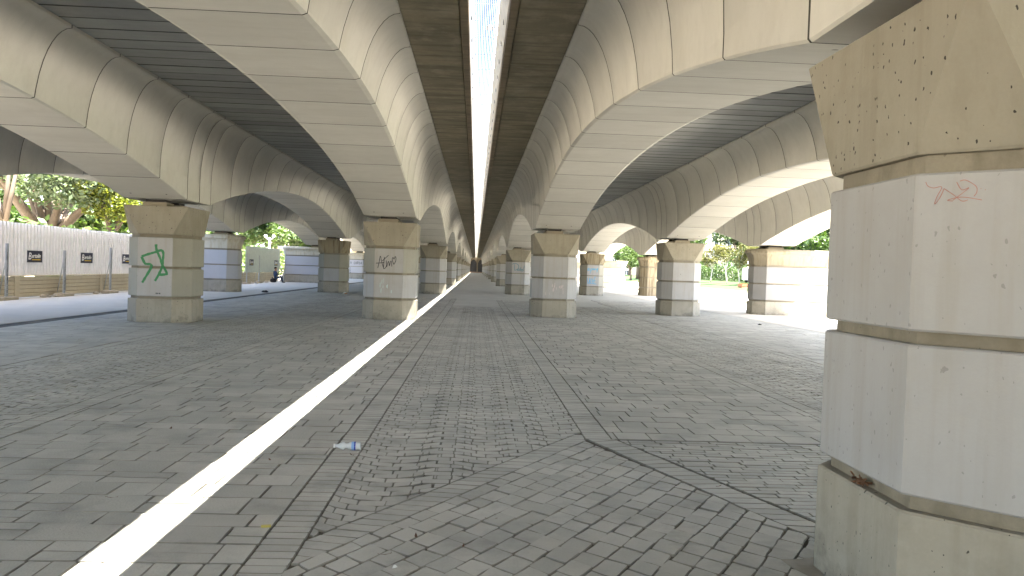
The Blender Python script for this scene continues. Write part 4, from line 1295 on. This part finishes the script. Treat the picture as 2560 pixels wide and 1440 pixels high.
def tree(name, x, y, z0, trunk_h, r0, crown, n, size, leafm, barkm, lab, limbs=5, seed=0, group=None, spread=1.0, cat='tree', lean=(0, 0)):
    rr = random.Random(seed)
    o = empty(name, (x, y, z0)); tag(o, lab, cat, group)
    b = MB()
    top = Vector((lean[0], lean[1], trunk_h))
    b.tube([(0,0,-.3), (lean[0]*.2, lean[1]*.2, trunk_h*.35), (lean[0]*.6, lean[1]*.6, trunk_h*.7), tuple(top)], [r0*1.25, r0, r0*.9, r0*.8], 8)
    for i in range(limbs):
        c = crown[i % len(crown)]
        e = Vector((c[0]+rr.uniform(-.4,.4)*c[3], c[1]+rr.uniform(-.4,.4)*c[4], c[2]+rr.uniform(-.1,.4)*c[5]))
        s = top*rr.uniform(.8, 1.0)
        mid = s.lerp(e, .5) + Vector((rr.uniform(-.3,.3)*spread, rr.uniform(-.3,.3)*spread, rr.uniform(-.1,.5)*spread))
        b.tube([tuple(s), tuple(s.lerp(mid, .55)), tuple(mid), tuple(e)], [r0*.6, r0*.45, r0*.32, r0*.08], 6)
        for q in range(3):
            e2 = mid.lerp(e, rr.uniform(.1,.8)); f2 = e2 + Vector((rr.uniform(-1,1)*c[3]*.6, rr.uniform(-1,1)*c[4]*.6, rr.uniform(-.2,.7)*c[5]*.8))
            b.tube([tuple(e2), tuple(e2.lerp(f2,.5)+Vector((0,0,.1*spread))), tuple(f2)], [r0*.2, r0*.13, r0*.04], 5)
    b.build('trunk', barkm, o)
    b = MB(); leaves(b, crown, n, size); b.build('crown', leafm, o)
    return o

def blob(n, cx, cy, cz, R1, rz, r, seed):
    rr = random.Random(seed); out = []
    for i in range(n):
        a = rr.uniform(0, 6.283); q = R1*math.sqrt(rr.random())
        s = r*rr.uniform(.7, 1.25)
        out.append((cx+q*math.cos(a), cy+q*math.sin(a), cz+rr.uniform(-rz, rz), s, s, s*.75, s*s))
    return out
# left: big spreading tree, lime tree and the mass beyond
tree('fig_tree', -26.3, 50, 0, 2.6, .60, blob(18, 0, 0, 6.7, 6.5, 1.5, 1.9, 3) , 17000, .17, M['leaf_silver'], M['bark'], 'big spreading tree with thick dark limbs behind the bright hoarding', 11, 3, spread=2.0)
tree('lime_green_tree', -21.4, 47.5, 0, 3.2, .22, blob(10, 0, 0, 5.5, 2.2, 1.2, 1.25, 5), 10000, .13, M['leaf_lime'], M['bark'], 'yellow green tree behind the hoarding next to the green sprayed pillar', 6, 5)
tree('tan_limbed_tree', -23.2, 40, 0, 3.2, .22, blob(5, -1.5, 0, 8.5, 2.5, .8, 1.4, 6), 3500, .14, M['leaf_silver'], M['bark_tan'], 'tree with bare tan limbs rising at the left edge above the hoarding', 7, 8, spread=1.6)
for k, (x, y, h, r_, lf, lab) in enumerate(((-40, 58, 4.2, 3.4, 'leaf_light', 'low pale tree right behind the big spreading tree'), (-33, 60, 3.8, 3.2, 'leaf_green', 'low green tree between the big spreading tree and the yellow green tree'), (-27.5, 63, 4.0, 3.2, 'leaf_light', 'low pale tree right behind the yellow green tree'), (-48, 62, 5.5, 4.0, 'leaf_green', 'green tree beyond the left edge of the hoarding'), (-44, 70, 6.5, 4.2, 'leaf_light', 'pale green bushy tree far behind the big spreading tree'), (-36, 74, 5.2, 4.0, 'leaf_light', 'pale green bushy tree far behind the yellow green tree'), (-52, 84, 8, 5.0, 'leaf_green', 'tall green tree far off at the left edge'), (-31, 82, 5, 3.8, 'leaf_light', 'pale green tree far off above the hoarding beside the sprayed pillar'),
                                    (-58, 76, 9, 5.5, 'leaf_green', 'broad green tree furthest left in the distance'))):
    tree('background_tree', x, y, 0, h*.5, .25, blob(10, 0, 0, h*.8, r_*.8, h*.35, r_*.5, 20+k), 8000, .28, M[lf], M['bark'], lab, 5, k, 'trees beyond the hoarding')
tree('bright_tree', -27.0, 97, 0, 3.2, .22, blob(12, 0, 0, 6.2, 3.4, 2.4, 1.7, 31), 8000, .22, M['leaf_lime2'] if 'leaf_lime2' in M else M['leaf_light'], M['bark'], 'bright green tree above the grey green hoarding behind the lamp', 6, 12)
tree('bright_tree', -32.5, 104, 0, 3.0, .22, blob(10, 0, 0, 6.0, 3.2, 2.4, 1.7, 33), 6500, .24, M['leaf_light'], M['bark'], 'pale green tree left of the bright tree behind the grey green hoarding', 6, 13)
tree('bright_tree', -23.0, 108, 0, 3.0, .22, blob(10, 0, 0, 5.6, 3.0, 2.2, 1.6, 35), 6500, .24, M['leaf_green'], M['bark'], 'darker green tree right of the bright tree, beside the buff building', 6, 14)
b = MB(); leaves(b, [(0, 4*k, 1.6, 1.2, 2.6, 1.6, 1) for k in range(22)], 9000, .2)
o = b.build('hedge', M['leaf_light'], None, (-21, 26, 0)); tag(o, 'pale green hedge along the back of the hoarding', 'hedge')

# right: young trees, hedge, dark tree and the wood behind
YT = [(35.6, 118.5, 'young yellowing tree with a pale trunk nearest the clean pillar'), (35.2, 109.5, 'young yellowing tree with a pale trunk, middle of the park view'), (35.0, 103.5, 'young yellowing tree with a pale trunk left of the park lamp'), (36.4, 101.0, 'young yellowing tree behind the park lamp')]
for k, (x, y, lab) in enumerate(YT):
    z0 = terr(x, y)
    tree('young_tree', x, y, z0, 2.1, .09, blob(9, 0, 0, 4.0, 1.3, 1.3, .8, 50+k), 1500, .16, M['leaf_yellow'], M['bark_pale'], lab, 6, 40+k, 'young yellowing trees on the lawn', lean=(random.uniform(-.3,.3), random.uniform(-.3,.3)))
b = MB(); leaves(b, [(random.uniform(-.5,.5), 2.2*k, 1.3, 1.3, 1.9, 1.7, 1) for k in range(34)], 15000, .17)
o = b.build('hedge', M['leaf_green'], None, (39.6, 84, 1.0)); tag(o, 'clipped green hedge along the back of the lawn', 'hedge')
for k, (x, y, h, r_, lf, lab) in enumerate(((50, 150, 14, 5, 'leaf_green', 'tall green tree behind the hedge beside the clean pillar'), (52, 138, 13, 5, 'leaf_silver', 'tall silvery tree behind the hedge in the park'), (53, 126, 13, 5, 'leaf_light', 'tall fresh green tree behind the hedge in the park'), (52, 115, 12, 4.6, 'leaf_green', 'tall green tree behind the park lamp'), (51, 104, 12, 4.5, 'leaf_light', 'tall fresh green tree right of the park lamp'),
                                    (58, 160, 15, 6, 'leaf_dark', 'tall dark tree at the back of the park'), (62, 132, 15, 6, 'leaf_green', 'broad green tree at the back of the park'), (62, 112, 15, 6, 'leaf_light', 'broad pale tree at the back of the park'))):
    tree('park_tree', x, y, 1.1, h*.35, .25, blob(14, 0, 0, h*.52, r_*.75, h*.36, r_*.48, 60+k), 6500, .30, M[lf], M['bark_pale'] if k in (1, 2) else M['bark'], lab, 7, 60+k, 'trees behind the hedge in the park')
tree('dark_tree', 34.2, 166, .6, 3.6, .33, blob(12, 0, 0, 7.2, 2.6, 2.6, 1.7, 71), 8000, .24, M['leaf_dark'], M['bark'], 'dark leaved tree with a straight dark trunk on the lawn, framed by two piers', 6, 71)
tree('fresh_tree', 31.2, 158, .3, 2.2, .2, blob(8, 0, 0, 5.0, 1.6, 1.8, 1.2, 72), 4500, .2, M['leaf_light'], M['bark'], 'fresh green tree left of the dark leaved tree', 5, 72)
tree('fresh_tree', 37.0, 158, .8, 3.0, .2, blob(9, 0, 0, 7.0, 2.0, 2.2, 1.4, 73), 5000, .22, M['leaf_light'], M['bark'], 'fresh green tree right of the dark leaved tree', 5, 73)
tree('slim_tree', 38.5, 172, 1.0, 2.6, .16, blob(7, 0, 0, 4.2, 1.8, 1.0, 1.2, 74), 3500, .22, M['leaf_dark'], M['bark'], 'slim forked tree behind the drip stained wide pier', 5, 74)
for k, (x, y, lab) in enumerate(((40, 205, 'green tree far behind the dark leaved tree'), (47, 215, 'green tree far beyond the lawn'), (54, 200, 'pale green tree far beyond the lawn'))):
    tree('park_tree', x, y, 1.1, 4, .25, blob(10, 0, 0, 6.5, 4, 3.5, 2.4, 80+k), 4500, .36, M['leaf_green' if k < 2 else 'leaf_light'], M['bark'], lab, 5, 80+k, 'trees behind the hedge in the park')

# ------------------------------------------------------------------ lamps and buildings beyond
def globe_lamp(x, y, z0, h, lab, heads):
    o = empty('park_lamp', (x, y, z0)); tag(o, lab, 'street lamp')
    b = MB(); b.tube([(0,0,-.1), (0,0,h*.5), (0,0,h)], [.11, .09, .075], 10); b.build('pole', M['white_metal'], o)
    for hx in heads:
        if hx:
            b = MB(); b.tube([(0,0,h-.25),(hx*.6,0,h-.1),(hx,0,h)], .035, 6); b.build('arm', M['white_metal'], o)
        b = MB(); b.lathe([(.04,-.02),(.07,.02),(.13,.07),(.155,.13),(.13,.19),(.04,.23)], 14, (hx, 0, h)); b.build('globe', M['white_metal'], o)
globe_lamp(36.9, 106, terr(36.9, 106), 3.3, 'white park lamp with a globe top before the hedge', (0,))
globe_lamp(-18.3, 71.0, 0, 3.7, 'white twin headed lamp behind the grey green hoarding', (-.35, .35))
# white parked van and brick planter by the lamp
o = empty('parked_van', (38.0, 104.5, terr(38, 104.5)), R(20)); tag(o, 'white van parked behind the park lamp', 'van')
b = MB()
prof = [(-2.2, .35), (2.2, .35), (2.25, .9), (1.5, 1.05), (.95, 1.85), (-2.15, 1.95), (-2.25, .9)]
b.rings([[(x*.98, -.85, zz) for x, zz in prof], [(x, -.78, zz+.0) for x, zz in prof], [(x, .78, zz) for x, zz in prof], [(x*.98, .85, zz) for x, zz in prof]]); b.build('body', M['white_metal'], o)
for sx in (-1.4, 1.35):
    for sy in (-.82, .82):
        b = MB(); b.lathe([(.05,-.1),(.32,-.09),(.34,0),(.32,.09),(.05,.1)], 14); b.v = [(x+sx, zz+sy, y+.33) for x, y, zz in b.v]; b.build('wheel', M['rag'], o)
for sy in (-1, 1):
    b = MB(); b.obox((.3, .865*sy, 1.45), (.5,0,0), (0,.006,0), (0,0,.24)); b.obox((-1.0, .865*sy, 1.45), (.6,0,0), (0,.006,0), (0,0,.24)); b.build('window', M['window'], o)
o = empty('planter', (32.6, 94.0, terr(32.6, 94)), 0); tag(o, 'low red brick planter at the edge of the lawn before the wide pier', 'planter')
for r_ in range(5):
    for k in range(6):
        b = MB(); b.bbox(-.5, .5, k*.25+(.12 if r_ % 2 else 0)+.005, k*.25+.245+(.12 if r_ % 2 else 0), r_*.09+.004, r_*.09+.086, .006, 0, random.random()); b.build('brick', M['brick'], o)
b = MB(); leaves(b, [(0, .8, .5, .45, .8, .12, 1)], 300, .08); b.build('plants', M['leaf_green'], o)

def facade(name, lab, x, y, rz, W, D, H, floors, cols, wallm, blind=False):
    o = empty(name, (x, y, 0), rz); tag(o, lab, 'building', 'buildings beyond the bridge')
    b = MB(); b.box(-W/2, W/2, 0, D, 0, H); b.build('wall', wallm, o)
    b = MB(); b.box(-W/2-.2, W/2+.2, -.25, D+.2, H+.002, H+.3); b.build('cornice', M['mortar'], o)
    fh = H/floors; cw = W/cols
    wm = MB(); wm.box(-.6, .6, -.04, .02, -.8, .8); wme = wm.mesh('window', M['window'])
    fm = MB()
    for s in (-1, 1): fm.box(s*.66-.06, s*.66+.06, -.10, .01, -.86, .86)
    fm.box(-.6, .6, -.10, .01, .8, .9); fm.box(-.75, .75, -.16, .01, -.95, -.86); fm.box(-.03, .03, -.08, -.05, -.8, .8); fme = fm.mesh('frame', M['white_metal'])
    rm = MB()
    for k in range(9): rm.box(-.8+k*.2-.015, -.8+k*.2+.015, -.45, -.42, -.9, .1)
    rm.box(-.85, .85, -.47, -.40, .1, .15); rme = rm.mesh('railing', M['gate'])
    sm = MB(); sm.box(-.95, .95, -.5, -.005, -1.1, -.97); sme = sm.mesh('balcony', M['mortar'])
    for f_ in range(floors):
        for c_ in range(cols):
            cx = -W/2+(c_+.5)*cw; cz = fh*(f_+.55)
            w = link('window', wme, o, (cx, 0, cz)); link('frame', fme, w)
            if f_ > 0: link('balcony', sme, o, (cx, 0, cz)); link('railing', rme, o, (cx, 0, cz))
    return o
facade('apartment_block', 'buff building with iron balconies seen above the far left pier', -23.5, 118, R(0), 14, 12, 15, 5, 5, M['mortar'])
facade('brick_building', 'red brick building with white framed windows seen above the sunlit pier', 60, 128, R(-35), 26, 14, 18, 6, 8, M['brick'])
facade('brick_building', 'brick building far beyond the dark leaved tree', 62, 250, R(-20), 40, 16, 20, 6, 10, M['mortar'])
